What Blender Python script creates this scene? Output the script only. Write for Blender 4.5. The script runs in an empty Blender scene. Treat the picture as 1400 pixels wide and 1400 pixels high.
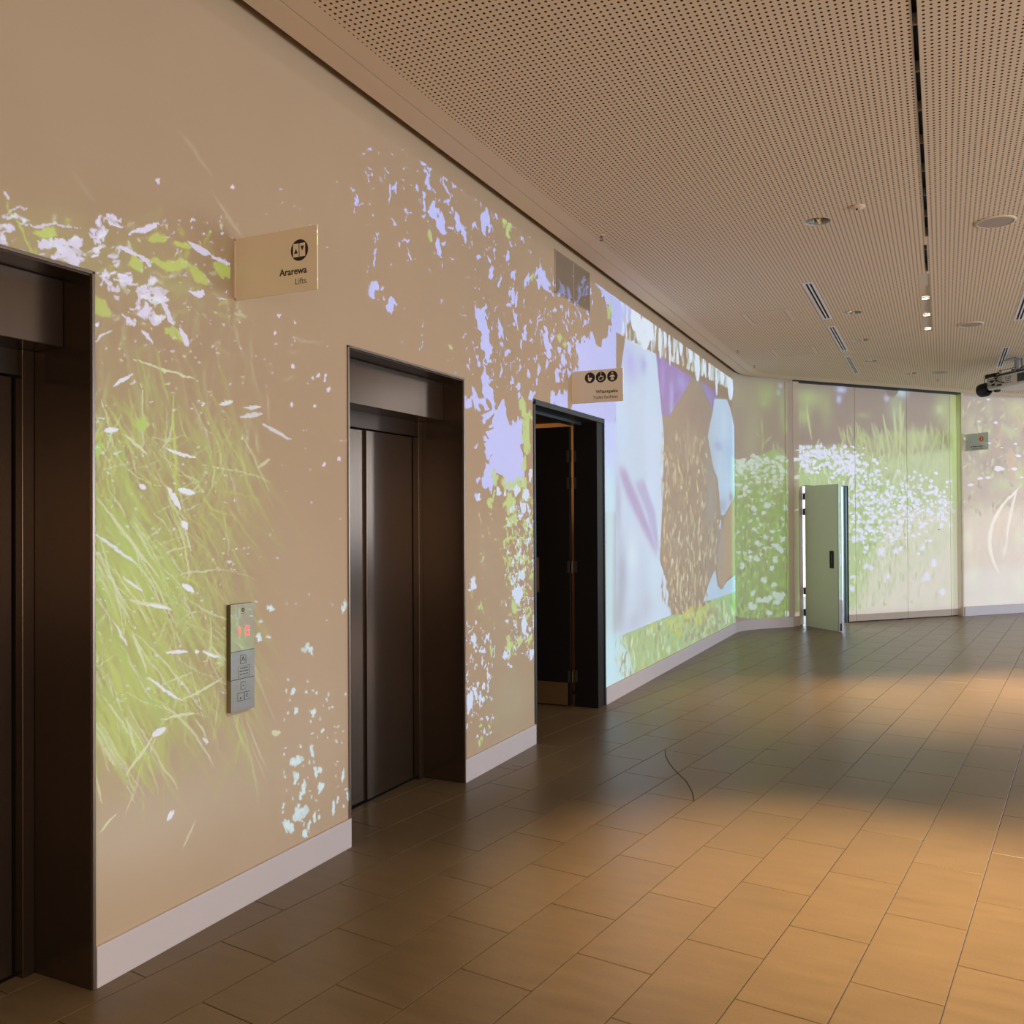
import bpy, bmesh, math, random
import numpy as np
from mathutils import Vector, Matrix
from mathutils.geometry import tessellate_polygon

random.seed(7)
sc = bpy.context.scene
C = sc.collection
R = math.radians

# ------------------------------------------------------------------ camera
CAM = np.array([2.654, 0.0, 1.61])          # metres; left wall is x = 0, floor z = 0
FPX, PITCH, ROLL, YAW = 1231.7, .0082, -.0053, .4466

def ray(px, py):
    """direction of the photograph's pixel in the room"""
    x = (px - 700.0) / FPX; z = (700.0 - py) / FPX
    c, s = math.cos(ROLL), math.sin(ROLL); x, z = c * x - s * z, s * x + c * z
    c, s = math.cos(PITCH), math.sin(PITCH); y, z = c - s * z, s + c * z
    c, s = math.cos(YAW), math.sin(YAW)
    return np.stack([c * x - s * y, s * x + c * y, z + 0 * x], -1)

fwd = ray(700, 700); rgt = (ray(701, 700) - fwd) * FPX; upv = np.cross(rgt, fwd)
cam_d = bpy.data.cameras.new('camera'); cam = bpy.data.objects.new('camera', cam_d); C.objects.link(cam)
cam_d.sensor_width = 36; cam_d.sensor_fit = 'HORIZONTAL'; cam_d.lens = FPX / 1400 * 36
cam_d.clip_start = .05; cam_d.clip_end = 100
m = Matrix((rgt, upv, -fwd)).transposed().to_4x4(); m.translation = Vector(CAM)
cam.matrix_world = m
sc.camera = cam

# ------------------------------------------------------------------ view, world
sc.view_settings.view_transform = 'Standard'; sc.view_settings.look = 'None'
sc.view_settings.exposure = 0; sc.view_settings.gamma = 1; sc.view_settings.use_curve_mapping = False
w = bpy.data.worlds.new('world'); sc.world = w; w.use_nodes = True
w.node_tree.nodes['Background'].inputs[0].default_value = (.55, .75, 1, 1)
w.node_tree.nodes['Background'].inputs[1].default_value = 2.0
sc.cycles.max_bounces = 7; sc.cycles.diffuse_bounces = 4; sc.cycles.glossy_bounces = 4
sc.cycles.sample_clamp_indirect = 4
sc.cycles.caustics_reflective = False; sc.cycles.caustics_refractive = False
sc.cycles.use_denoising = True

# ------------------------------------------------------------------ room lights
def lamp(name, kind, loc, col, power, target=None, **kw):
    l = bpy.data.lights.new(name, kind); l.color = col; l.energy = power
    for k, v in kw.items(): setattr(l, k, v)
    o = bpy.data.objects.new(name, l); C.objects.link(o); o.location = loc
    if target is not None:
        o.rotation_euler = (Vector(target) - Vector(loc)).to_track_quat('-Z', 'Y').to_euler()
    return o

WARM = (1, .68, .37); SOFT = (1, .84, .68); DAY = (.62, .80, 1)
# lit lamps of the recessed track, their pools on the floor
for y, tx, ty, p in ((9.43, 1.7, 8.3, 560), (10.18, 2.9, 8.9, 1000), (10.90, 4.1, 9.6, 1400)):
    lamp('track_lamp_light', 'SPOT', (2.52, y, 3.60), WARM, p, (tx, ty, 0), spot_size=R(50), spot_blend=1.0, shadow_soft_size=.04)
# downlights of the ceiling nearer the camera and to the right of the picture
for x, y, tx, ty, p, sz in ((2.9, 4.6, 2.3, 4.05, 1500, 52), (4.4, 6.2, 3.9, 4.7, 950, 50), (6.4, 10.5, 6.4, 10.4, 400, 110), (2.9, .6, 2.7, .5, 420, 110)):
    lamp('downlight_light', 'SPOT', (x, y, 3.55), WARM, p, (tx, ty, 0), spot_size=R(sz), spot_blend=1.0, shadow_soft_size=.06)
# the row of adjustable downlights beside the left wall is turned towards it
for x, y, p in ((1.85, 3.72, 9), (1.862, 6.723, 18), (1.838, 9.731, 14), (1.808, 12.672, 4)):
    lamp('wall_washer_light', 'SPOT', (x - .03, y, 3.7906 - .01033 * y - .012), WARM, p, (0, y, 1.7), spot_size=R(104), spot_blend=1.0, shadow_soft_size=.02)
# light through the long glazed side on the right, then two added lamps out of view
lamp('window_daylight', 'AREA', (8.8, 5.0, 1.35), (1, .93, .86), 285, (0, 5.0, 1.2), shape='RECTANGLE', size=10, size_y=1.7)
lamp('window_daylight_end', 'AREA', (8.8, 17.3, 2.3), (.86, .93, 1), 110, (0, 17.3, 2.3), shape='RECTANGLE', size=.9, size_y=2.4)
lamp('header_reflection_light', 'AREA', (5.2, 12.6, 3.60), (.92, .95, 1), 45, (5.2, 12.61, 0), shape='RECTANGLE', size=.5, size_y=1.4)  # unseen lamp added for the pale reflection on the lift header
lamp('rear_fill_light', 'AREA', (4.5, -3.2, 1.5), (1, .80, .60), 125, (3.0, 8, 1.0), shape='RECTANGLE', size=7, size_y=2.0)  # unseen fill lamp added behind the camera

# ------------------------------------------------------------------ helpers
def mat(name, col, rough=.6, metal=0.0, amt=.0, scale=8.0, bump=.0, spec=.5, stretch=None, col2=None, emit=None):
    mt = bpy.data.materials.new(name); mt.use_nodes = True
    nt = mt.node_tree; b = nt.nodes['Principled BSDF']
    b.inputs['Base Color'].default_value = (*col, 1); b.inputs['Roughness'].default_value = rough
    b.inputs['Metallic'].default_value = metal; b.inputs['Specular IOR Level'].default_value = spec
    if amt or bump:
        tc = nt.nodes.new('ShaderNodeTexCoord'); mp = nt.nodes.new('ShaderNodeMapping')
        if stretch: mp.inputs['Scale'].default_value = stretch
        nz = nt.nodes.new('ShaderNodeTexNoise'); nz.inputs['Scale'].default_value = scale; nz.inputs['Detail'].default_value = 4
        nt.links.new(tc.outputs['Object'], mp.inputs[0]); nt.links.new(mp.outputs[0], nz.inputs['Vector'])
        if amt:
            mx = nt.nodes.new('ShaderNodeMix'); mx.data_type = 'RGBA'
            c2 = col2 or tuple(c * (1 - amt) for c in col); c1 = tuple(min(1, c * (1 + amt * .6)) for c in col) if not col2 else col
            mx.inputs[6].default_value = (*c1, 1); mx.inputs[7].default_value = (*c2, 1)
            nt.links.new(nz.outputs[0], mx.inputs[0]); nt.links.new(mx.outputs[2], b.inputs['Base Color'])
        if bump:
            bp = nt.nodes.new('ShaderNodeBump'); bp.inputs['Strength'].default_value = bump; bp.inputs['Distance'].default_value = .002
            nt.links.new(nz.outputs[0], bp.inputs['Height']); nt.links.new(bp.outputs[0], b.inputs['Normal'])
    if emit:
        b.inputs['Emission Color'].default_value = (*emit[0], 1); b.inputs['Emission Strength'].default_value = emit[1]
    return mt

class MB:
    """collects boxes, tubes and plates; build() links them as one mesh"""
    def __init__(s): s.bm = bmesh.new()
    def box(s, x0, x1, y0, y1, z0, z1, M=None):
        vs = [s.bm.verts.new(Vector((x, y, z)) if M is None else M @ Vector((x, y, z))) for x in (x0, x1) for y in (y0, y1) for z in (z0, z1)]
        for f in ((0, 1, 3, 2), (4, 6, 7, 5), (0, 4, 5, 1), (2, 3, 7, 6), (0, 2, 6, 4), (1, 5, 7, 3)):
            s.bm.faces.new([vs[i] for i in f])
        return s
    def prism(s, pts, z0, z1, M=None):
        """outline in x,y extruded z0..z1"""
        M = M or Matrix.Identity(4)
        a = [s.bm.verts.new(M @ Vector((p[0], p[1], z0))) for p in pts]; b = [s.bm.verts.new(M @ Vector((p[0], p[1], z1))) for p in pts]
        n = len(pts)
        for i in range(n): s.bm.faces.new((a[i], a[(i + 1) % n], b[(i + 1) % n], b[i]))
        for tri in tessellate_polygon([[Vector((p[0], p[1], 0)) for p in pts]]):
            s.bm.faces.new([b[i] for i in tri]); s.bm.faces.new([a[i] for i in reversed(tri)])
        return s
    def lathe(s, prof, n=24, M=None, cap=True):
        """profile of (radius, z) turned about z"""
        M = M or Matrix.Identity(4)
        rings = [[s.bm.verts.new(M @ Vector((r * math.cos(2 * math.pi * k / n), r * math.sin(2 * math.pi * k / n), z))) for k in range(n)] for r, z in prof]
        for a, b in zip(rings, rings[1:]):
            for k in range(n): s.bm.faces.new((a[k], a[(k + 1) % n], b[(k + 1) % n], b[k]))
        if cap:
            s.bm.faces.new(list(reversed(rings[0]))); s.bm.faces.new(rings[-1])
        return s
    def tube(s, pts, r, n=6):
        pts = [Vector(p) for p in pts]; prev = None
        for i, p in enumerate(pts):
            t = (pts[min(i + 1, len(pts) - 1)] - pts[max(i - 1, 0)]).normalized()
            q = t.to_track_quat('Z', 'Y').to_matrix()
            ring = [s.bm.verts.new(p + q @ Vector((r * math.cos(2 * math.pi * k / n), r * math.sin(2 * math.pi * k / n), 0))) for k in range(n)]
            if prev:
                for k in range(n): s.bm.faces.new((prev[k], prev[(k + 1) % n], ring[(k + 1) % n], ring[k]))
            else: s.bm.faces.new(list(reversed(ring)))
            prev = ring
        s.bm.faces.new(prev); return s
    def build(s, name, material, parent=None, bevel=0, smooth=False, loc=None):
        bmesh.ops.recalc_face_normals(s.bm, faces=s.bm.faces)
        me = bpy.data.meshes.new(name); s.bm.to_mesh(me); s.bm.free()
        me.materials.append(material)
        if smooth:
            for p in me.polygons: p.use_smooth = True
            me.set_sharp_from_angle(angle=R(35))
        o = bpy.data.objects.new(name, me); C.objects.link(o)
        if parent: o.parent = parent
        if loc: o.location = loc
        if bevel:
            b = o.modifiers.new('bevel', 'BEVEL'); b.width = bevel; b.segments = 2; b.limit_method = 'ANGLE'
        return o

def tag(o, label=None, cat=None, group=None, kind=None):
    for k, v in (('label', label), ('category', cat), ('group', group), ('kind', kind)):
        if v: o[k] = v
    return o
def empty(name, loc, rz=0, rx=0):
    o = bpy.data.objects.new(name, None); C.objects.link(o); o.empty_display_size = .1
    o.location = loc; o.rotation_euler = (rx, 0, rz); return o
def copy_tree(o, parent=None):
    c = o.copy(); C.objects.link(c); c.parent = parent
    for ch in list(o.children): copy_tree(ch, c)
    return c
def text(name, body, size, material, parent, loc, rot=(R(90), 0, 0), align='RIGHT', bold=0.0, spacing=1.0, sx=1.0, depth=.0004):
    cu = bpy.data.curves.new(name, 'FONT'); cu.body = body; cu.size = size; cu.align_x = align
    cu.offset = bold; cu.extrude = depth; cu.space_character = spacing; cu.materials.append(material)
    tmp = bpy.data.objects.new('lettering_curve', cu); C.objects.link(tmp)
    me_ = bpy.data.meshes.new_from_object(tmp.evaluated_get(bpy.context.evaluated_depsgraph_get())); me_.name = name
    bpy.data.objects.remove(tmp); bpy.data.curves.remove(cu)
    o = bpy.data.objects.new(name, me_); C.objects.link(o); o.parent = parent; o.location = loc; o.rotation_euler = rot; o.scale = (sx, 1, 1)
    return o

# ------------------------------------------------------------------ geometry of the room
A = np.array([.65, 13.83, 0.0]); D = np.array([.671, .742, 0.0]); N = np.array([.742, -.671, 0.0])   # far wall: foot, direction, normal into the room
FAR = math.atan2(D[1], D[0])                  # rotation of the far wall's own frame: x along it, y into it
CZ, CS = 3.7906, .01033
def zc(y): return CZ - CS * y                 # ceiling height
def far_pt(t, off=0, z=0): return A + t * D - off * N + np.array([0, 0, z])
FM = Matrix.Translation(Vector(A)) @ Matrix.Rotation(FAR, 4, 'Z')

M_wall = mat('wall_paint', (.53, .405, .28), .85, amt=.05, scale=3, spec=.2)
M_wallfar = mat('wall_paint_far', (.55, .455, .365), .85, amt=.05, scale=3, spec=.2)
M_skirt = mat('skirting_paint', (.64, .59, .62), .5, amt=.03, scale=5)
M_bronze = mat('bronze_steel', (.135, .098, .074), .22, .85, amt=.12, scale=30, stretch=(1, 1, .05), bump=.03)
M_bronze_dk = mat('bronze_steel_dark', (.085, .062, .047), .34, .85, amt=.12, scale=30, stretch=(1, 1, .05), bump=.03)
M_edge = mat('frame_edge_steel', (.30, .25, .22), .3, .9)
M_black = mat('black_gap', (.004, .004, .004), .6)
M_blk = mat('black_paint', (.006, .006, .007), .45, spec=.3)
M_dkframe = mat('dark_blue_frame', (.045, .055, .07), .35, .3)
M_ceil = mat('ceiling_paint', (.77, .63, .49), .9, amt=.03, scale=2, spec=.1)
M_white = mat('white_enamel', (.62, .60, .60), .45)
M_alu = mat('aluminium', (.55, .56, .60), .28, .9)
M_panelw = mat('door_panel_paint', (.55, .455, .375), .75, amt=.04, scale=4, spec=.25)
M_leaf = mat('leaf_paint', (.66, .70, .58), .7, amt=.04, scale=4, spec=.25)
M_cream = mat('sign_cream', (.90, .77, .57), .6, spec=.3)
M_ink = mat('sign_ink', (.008, .008, .008), .6)
M_grey = mat('grey_enamel', (.40, .39, .38), .5)
M_wood = mat('lobby_wood', (.40, .24, .09), .6, amt=.2, scale=6)
M_grout = mat('grout', (.030, .024, .018), .85)

# perforated ceiling board: rows of 12 mm holes on a 30 mm grid
M_perf = mat('perforated_board', (.60, .52, .47), .9, spec=.1)
nt = M_perf.node_tree; b = nt.nodes['Principled BSDF']
geo = nt.nodes.new('ShaderNodeNewGeometry')
def vm(op, a, b_=None):
    n_ = nt.nodes.new('ShaderNodeVectorMath'); n_.operation = op
    nt.links.new(a, n_.inputs[0])
    if b_ is not None: n_.inputs[1].default_value = b_
    return n_
s1 = vm('MULTIPLY', geo.outputs['Position'], (1 / .030, 1 / .034, 0)); s2 = vm('FRACTION', s1.outputs[0]); s3 = vm('SUBTRACT', s2.outputs[0], (.5, .5, 0)); s4 = vm('LENGTH', s3.outputs[0])
mr = nt.nodes.new('ShaderNodeMapRange'); mr.inputs[1].default_value = .19; mr.inputs[2].default_value = .23; mr.inputs[3].default_value = 0; mr.inputs[4].default_value = 1
nt.links.new(s4.outputs['Value'], mr.inputs[0])
mx = nt.nodes.new('ShaderNodeMix'); mx.data_type = 'RGBA'; mx.inputs[6].default_value = (.03, .018, .012, 1); mx.inputs[7].default_value = (.78, .63, .47, 1)
nt.links.new(mr.outputs[0], mx.inputs[0]); nt.links.new(mx.outputs[2], b.inputs['Base Color'])

# stone floor tile: each tile its own tint, fine veins along it
M_tile = mat('sandstone_tile', (.158, .112, .062), .30, spec=.22)
nt = M_tile.node_tree; b = nt.nodes['Principled BSDF']
oi = nt.nodes.new('ShaderNodeObjectInfo'); tc = nt.nodes.new('ShaderNodeTexCoord'); gi = nt.nodes.new('ShaderNodeNewGeometry')
mp = nt.nodes.new('ShaderNodeMapping'); mp.inputs['Rotation'].default_value = (0, 0, R(20)); mp.inputs['Scale'].default_value = (1, 5, 1)
n1 = nt.nodes.new('ShaderNodeTexNoise'); n1.inputs['Scale'].default_value = 3.5; n1.inputs['Detail'].default_value = 6
n2 = nt.nodes.new('ShaderNodeTexNoise'); n2.inputs['Scale'].default_value = 90; n2.inputs['Detail'].default_value = 3
nt.links.new(gi.outputs['Position'], mp.inputs[0]); nt.links.new(mp.outputs[0], n1.inputs['Vector']); nt.links.new(gi.outputs['Position'], n2.inputs['Vector'])
def mth(op, a, b_):
    n_ = nt.nodes.new('ShaderNodeMath'); n_.operation = op
    for i, v in enumerate((a, b_)):
        if isinstance(v, (int, float)): n_.inputs[i].default_value = v
        else: nt.links.new(v, n_.inputs[i])
    return n_.outputs[0]
rnd = mth('MULTIPLY', mth('SUBTRACT', mth('FRACT', mth('ADD', oi.outputs['Random'], gi.outputs['Random Per Island']), 0), .5), .09)
v = mth('ADD', mth('ADD', 1.0, rnd), mth('ADD', mth('MULTIPLY', mth('SUBTRACT', n1.outputs[0], .5), .45), mth('MULTIPLY', mth('SUBTRACT', n2.outputs[0], .5), .25)))
vs = nt.nodes.new('ShaderNodeVectorMath'); vs.operation = 'SCALE'; vs.inputs[0].default_value = (.158, .112, .062)
nt.links.new(v, vs.inputs['Scale']); nt.links.new(vs.outputs[0], b.inputs['Base Color'])
ro = mth('ADD', .24, mth('MULTIPLY', n1.outputs[0], .14)); nt.links.new(ro, b.inputs['Roughness'])

# --- left wall with the two lift openings and the toilet doorway
ZT = 2.465
L1, L2, T = (1.000, 2.178), (3.670, 4.850), (5.910, 7.385)
mb = MB()
ys = [-3.5, L1[0], L1[1], L2[0], L2[1], T[0], T[1], 12.7]
for a, b_ in ((-3.5, L1[0]), (L1[1], L2[0]), (L2[1], T[0]), (T[1], 12.7)): mb.box(-.14, 0, a, b_, 0, 3.9)
for a, b_ in (L1, L2, T): mb.box(-.14, 0, a, b_, ZT, 3.9)
wall_left = tag(mb.build('wall_left', M_wall), kind='structure')
# rounded corner and the short flush piece up to the folding wall
def bez(a, b_, c, t): return (1 - t) ** 2 * a + 2 * t * (1 - t) * b_ + t * t * c
B0 = np.array([0, 12.7, 0]); B1 = np.array([0, 13.111, 0]); B2 = far_pt(-.55)
curve = [bez(B0, B1, B2, k / 12) for k in range(13)]
path = [np.array([0, -3.5, 0.]), np.array([0, 0., 0.])] + [np.array([0, y, 0.]) for y in (4., 8., 11.)] + curve + [far_pt(0), far_pt(1), far_pt(2), far_pt(3), far_pt(4.5), far_pt(9.5)]
def offs(pts, k):
    out = []
    for i, p in enumerate(pts):
        t = pts[min(i + 1, len(pts) - 1)] - pts[max(i - 1, 0)]; t = t / np.linalg.norm(t)
        out.append(p + k * np.array([t[1], -t[0], 0]))
    return out
def strip_wall(mbx, pts, k0, k1, z0, z1):
    a = offs(pts, k0); b_ = offs(pts, k1)
    mbx.prism([p[:2] for p in a] + [p[:2] for p in reversed(b_)], z0, z1)
mb = MB(); strip_wall(mb, curve + [far_pt(0)], 0, -.14, 0, 3.9)
tag(mb.build('wall_corner', M_wallfar, smooth=True), kind='structure')
mb = MB(); mb.box(3.42, 9.5, 0, .14, 0, 3.9, FM)
tag(mb.build('wall_back', M_wallfar), kind='structure')
# unseen sides of the room, so that light stays in
M_plain = mat('far_side_paint', (.48, .42, .36), .9, spec=.1)
WX = 9.0
mb = MB(); mb.box(WX, WX + .15, -3.5, 1.9, 0, 3.9); mb.box(WX, WX + .15, 18.1, 22, 0, 3.9); mb.box(WX, WX + .15, 1.9, 18.1, 0, .5); mb.box(WX, WX + .15, 1.9, 18.1, 3.3, 3.9)
tag(mb.build('wall_right', M_plain), kind='structure')
wf = tag(bpy.data.objects.new('window_1', None), kind='structure'); C.objects.link(wf)
for k in range(8):
    y0 = 1.9 + k * 2.314; MB().box(WX + .02, WX + .1, y0 - .03, y0 + .03, .5, 3.3).build('mullion', M_dkframe, wf)
mb = MB(); mb.box(-.2, WX, -3.65, -3.5, 0, 3.9)
tag(mb.build('wall_front', M_plain), kind='structure')

# --- baseboards
BH = .142
base = tag(bpy.data.objects.new('baseboard_left', None), kind='structure'); C.objects.link(base)
for a, b_ in ((-3.5, L1[0] - .0), (L1[1] + .012, L2[0]), (L2[1], T[0] - .005)):
    MB().box(0, .012, a, b_, 0, BH).build('skirting_board', M_skirt, base, bevel=.002)
mb = MB(); strip_wall(mb, [np.array([0, T[1] + .015, 0]), np.array([0, 11., 0])] + curve + [far_pt(-.02)], .012, 0, 0, BH)
mb.build('skirting_board', M_skirt, base)
bb = tag(MB().box(3.43, 9.5, -.012, 0, 0, BH, FM).build('baseboard_back', M_skirt, bevel=.002), kind='structure')
tag(MB().box(-.14, -.02, -.008, 0, BH, zc(13.8) - .03, FM).build('trim_1', M_wallfar, bevel=.002), kind='structure')

# --- floor: grout bed and sandstone tiles in running bond, 300 x 645 mm, turned 7.2 degrees to the wall
floor = tag(MB().box(-.5, WX, -3.5, 22, -.12, -.004).build('floor', M_grout), kind='structure')
ang = .5724 - YAW; U2 = np.array([math.sin(ang), math.cos(ang)]); N2 = np.array([math.cos(ang), -math.sin(ang)])
TW, TL, GAP = .300, .645, .0032
me = None; cells = []
def inside(p):
    x, y = p
    if x < -.18:
        return (x > -.62 and (L1[0] - .4 < y < L1[1] + .4 or L2[0] - .4 < y < L2[1] + .4)) or (x > -1.3 and T[0] - .5 < y < T[1] + .4)
    if x > WX - .2 or y < -3.3: return False
    q = np.array([x, y, 0]) - A
    if q @ N < -.30 and y > 12: return False
    return y < 21.5
for i in range(-4, 34):
    for k in range(-10, 34):
        r = -3.423 + TW * (i + .5); s = (4.56 if (i % 2) else 4.883) + TL * (k - 5.5) + TL
        p = CAM[:2] + r * N2 + s * U2
        if inside(p): cells.append((p, r, s))
def in_view(p):
    v = np.array([p[0], p[1], 0]) - CAM; d = v @ fwd
    return d > .6 and abs(v @ rgt / d) < .62 and abs(v @ upv / d) < .62
near = sorted([c for c in cells if in_view(c[0])], key=lambda c: np.hypot(*(c[0] - CAM[:2])))[:300]
near_ids = {(round(c[1], 3), round(c[2], 3)) for c in near}
bm = bmesh.new(); hx, hy, ch = TW / 2 - GAP / 2, TL / 2 - GAP / 2, .0015
lo = [bm.verts.new((sx * hx, sy * hy, -.012)) for sx, sy in ((-1, -1), (1, -1), (1, 1), (-1, 1))]
mi = [bm.verts.new((sx * hx, sy * hy, -.0012)) for sx, sy in ((-1, -1), (1, -1), (1, 1), (-1, 1))]
hi = [bm.verts.new((sx * (hx - ch), sy * (hy - ch), 0)) for sx, sy in ((-1, -1), (1, -1), (1, 1), (-1, 1))]
for k in range(4):
    j = (k + 1) % 4; bm.faces.new((lo[k], lo[j], mi[j], mi[k])); bm.faces.new((mi[k], mi[j], hi[j], hi[k]))
bm.faces.new(hi)
tm = bpy.data.meshes.new('tile'); bm.to_mesh(tm); tm.materials.append(M_tile)
for p, r, s in near:
    o = bpy.data.objects.new('tile', tm); C.objects.link(o); o.parent = floor
    o.location = (p[0], p[1], 0); o.rotation_euler = (0, 0, -ang)
V, Fc = [], []; proto_v = [v_.co.copy() for v_ in tm.vertices]; proto_f = [tuple(pp.vertices) for pp in tm.polygons]
rot = Matrix.Rotation(-ang, 3, 'Z')
for p, r, s in cells:
    if (round(r, 3), round(s, 3)) in near_ids: continue
    o0 = len(V); V += [tuple(rot @ c + Vector((p[0], p[1], 0))) for c in proto_v]; Fc += [tuple(o0 + i for i in f) for f in proto_f]
fm_ = bpy.data.meshes.new('far_tiles'); fm_.from_pydata(V, [], Fc); fm_.materials.append(M_tile)
ft = bpy.data.objects.new('far_tiles', fm_); C.objects.link(ft); ft.parent = floor; ft['kind'] = 'stuff'
bm.free()
# curved movement joint let into the tiles
jp = [(909.5, 1026), (910, 1033), (914.3, 1042), (920, 1050), (926.8, 1057.1), (933, 1063), (937.5, 1067), (942.9, 1076), (946.4, 1083), (947.9, 1089.3), (948.6, 1095.5)]
J = []
for px, py in jp:
    d_ = ray(px, py); J.append(CAM + d_ * (-CAM[2] / d_[2]))
mb = MB(); strip_wall(mb, J, -.0035, .0035, -.001, .0012)
tag(mb.build('trim_2', M_black), kind='structure')

# --- ceiling: plain border board with a shadow groove, perforated field with openings
ceiling = bpy.data.objects.new('ceiling', None); C.objects.link(ceiling); tag(ceiling, kind='structure')
def slab(name, outer, holes, material, parent, th=.012):
    loops = [[Vector((p[0], p[1], 0)) for p in lp] for lp in [outer] + holes]
    tris = tessellate_polygon(loops); bmx = bmesh.new(); vv = []
    for lp in loops:
        vv += [bmx.verts.new((p.x, p.y, zc(p.y))) for p in lp]
    top = [bmx.verts.new((v_.co.x, v_.co.y, v_.co.z + th)) for v_ in vv]
    for t in tris: bmx.faces.new([vv[i] for i in t])
    k = 0
    for lp in loops:
        n_ = len(lp)
        for i in range(n_):
            a, b_ = k + i, k + (i + 1) % n_; bmx.faces.new((vv[a], vv[b_], top[b_], top[a]))
        k += n_
    bmesh.ops.recalc_face_normals(bmx, faces=bmx.faces)
    me_ = bpy.data.meshes.new(name); bmx.to_mesh(me_); bmx.free(); me_.materials.append(material)
    o = bpy.data.objects.new(name, me_); C.objects.link(o); o.parent = parent; return o
def dense(pts):
    out = []
    for p, q in zip(pts, pts[1:]):
        n_ = max(1, int(np.linalg.norm(q - p) / .8)); out += [p + (q - p) * k / n_ for k in range(n_)]
    return out + [pts[-1]]
pp = dense(path)
e0, e1, e2, e3 = offs(pp, .06), offs(pp, .195), offs(pp, .201), offs(pp, .315)
slab('border_board', [p[:2] for p in e0] + [p[:2] for p in reversed(e1)], [], M_ceil, ceiling)
slab('border_board', [p[:2] for p in e2] + [p[:2] for p in reversed(e3)], [], M_ceil, ceiling)
DL = [(1.862, 6.723), (1.838, 9.731), (1.808, 11.203), (1.807, 12.672), (2.247, 13.928)]
DR = .088
circle = lambda x, y, r, n_=20: [(x + r * math.cos(2 * math.pi * k / n_), y + r * math.sin(2 * math.pi * k / n_)) for k in range(n_)]
rect = lambda x0, x1, y0, y1: [(x0, y0), (x1, y0), (x1, y1), (x0, y1)]
SLOTS = [(1.530, 1.630, 8.35, 9.925), (1.530, 1.615, 10.285, 11.815), (1.530, 1.600, 12.17, 13.632), (3.335, 3.43, 9.2, 10.85), (3.315, 3.40, 12.41, 13.93)]
TRACK = [(2.548, 2.572, 3.2, 7.43), (2.532, 2.556, 7.64, 8.44), (2.472, 2.560, 8.52, 10.99)]
holes = [circle(x, y, DR) for x, y in DL] + [rect(*s_) for s_ in TRACK] + [rect(a + .012, b_ - .012, c + .012, d_ - .012) for a, b_, c, d_ in SLOTS]
outer = [p[:2] for p in e3] + [(WX + .1, 21.5), (WX + .1, -3.6)]
slab('perforated_board', outer, holes, M_perf, ceiling)
MB().box(-.3, WX + .2, -3.7, 22, 3.93, 4.0).build('slab_soffit', M_blk, ceiling)

# ------------------------------------------------------------------ lifts
def lift(y0, y1, label):
    t = tag(empty('lift_entrance', (0, y1, 0)), label, 'lift', 'lift entrances in the left wall')
    w_ = y1 - y0; HX = -.13; DX = -.33
    f = MB(); f.box(-.40, 0, -.004, .002, 0, ZT); f.build('side_lining', M_bronze, t)
    f = MB(); f.box(-.40, 0, -w_ - .002, -w_ + .004, 0, ZT); f.build('side_lining', M_bronze, t)
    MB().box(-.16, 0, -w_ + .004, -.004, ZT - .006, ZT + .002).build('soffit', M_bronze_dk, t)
    e = MB(); e.box(-.004, .010, -.002, .010, BH * 0, ZT + .01); e.box(-.004, .010, -w_ - .010, -w_ + .002, 0, ZT + .01); e.box(-.004, .010, -w_ - .010, .010, ZT, ZT + .012)
    e.build('frame_edge', M_edge, t, bevel=.002)
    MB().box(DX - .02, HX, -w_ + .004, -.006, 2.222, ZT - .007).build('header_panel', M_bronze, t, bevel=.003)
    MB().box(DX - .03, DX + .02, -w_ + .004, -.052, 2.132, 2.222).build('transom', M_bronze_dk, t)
    MB().box(DX - .03, DX + .045, -.052, -.005, 0, 2.222).build('door_jamb', M_bronze, t, bevel=.002)
    MB().box(DX - .03, DX + .045, -w_ + .005, -w_ + .052, 0, 2.222).build('door_jamb', M_bronze, t, bevel=.002)
    sp = -.553
    MB().box(DX - .022, DX, sp + .003, -.060, .008, 2.126).build('door_leaf', M_bronze, t, bevel=.002)
    MB().box(DX - .045, DX - .016, -w_ + .055, sp + .03, .008, 2.126).build('door_leaf', M_bronze, t, bevel=.002)
    MB().box(DX - .10, DX - .046, -w_ - .0, 0, 0, 2.3).build('shaft_backing', M_black, t)
    s_ = MB(); s_.box(DX - .05, DX + .006, -w_ + .005, -.005, -.010, .0015)
    s_.build('sill', M_black, t)
    return t
lift(*L1, 'bronze steel lift entrance nearest the camera, cut off by the left edge of the photo')
lift(*L2, 'bronze steel lift entrance between the call panel and the toilet doorway')

# ------------------------------------------------------------------ toilet doorway with its open leaf
dw = tag(empty('door_1', (0, T[1], 0)), kind='structure')
w_ = T[1] - T[0]
fr = MB(); fr.box(-.20, .008, -.006, .012, 0, ZT + .012); fr.build('door_frame', M_dkframe, dw, bevel=.002)
MB().box(-.20, .008, -w_ - .012, -w_ + .020, 0, ZT + .012).build('door_frame', M_dkframe, dw, bevel=.002)
MB().box(-.16, .008, -w_ - .012, .012, ZT - .028, ZT + .012).build('door_head', M_dkframe, dw, bevel=.002)
MB().box(-.24, -.14, -w_, 0, ZT - .05, ZT - .02).build('head_stop', M_dkframe, dw)
MB().box(-.215, -.002, -.16, -.006, 0, ZT - .03).build('jamb_lining', M_blk, dw)
leaf = MB().box(-1.19, -.236, -.205, -.160, .010, 2.405).build('door_leaf', M_blk, dw, bevel=.002)
MB().box(-1.17, -.262, -.2065, -.205, .015, .206).build('kick_plate', mat('dull_brass_plate', (.17, .105, .045), .5, .4, amt=.2, scale=20, stretch=(.3, 1, 6)), leaf)
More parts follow.
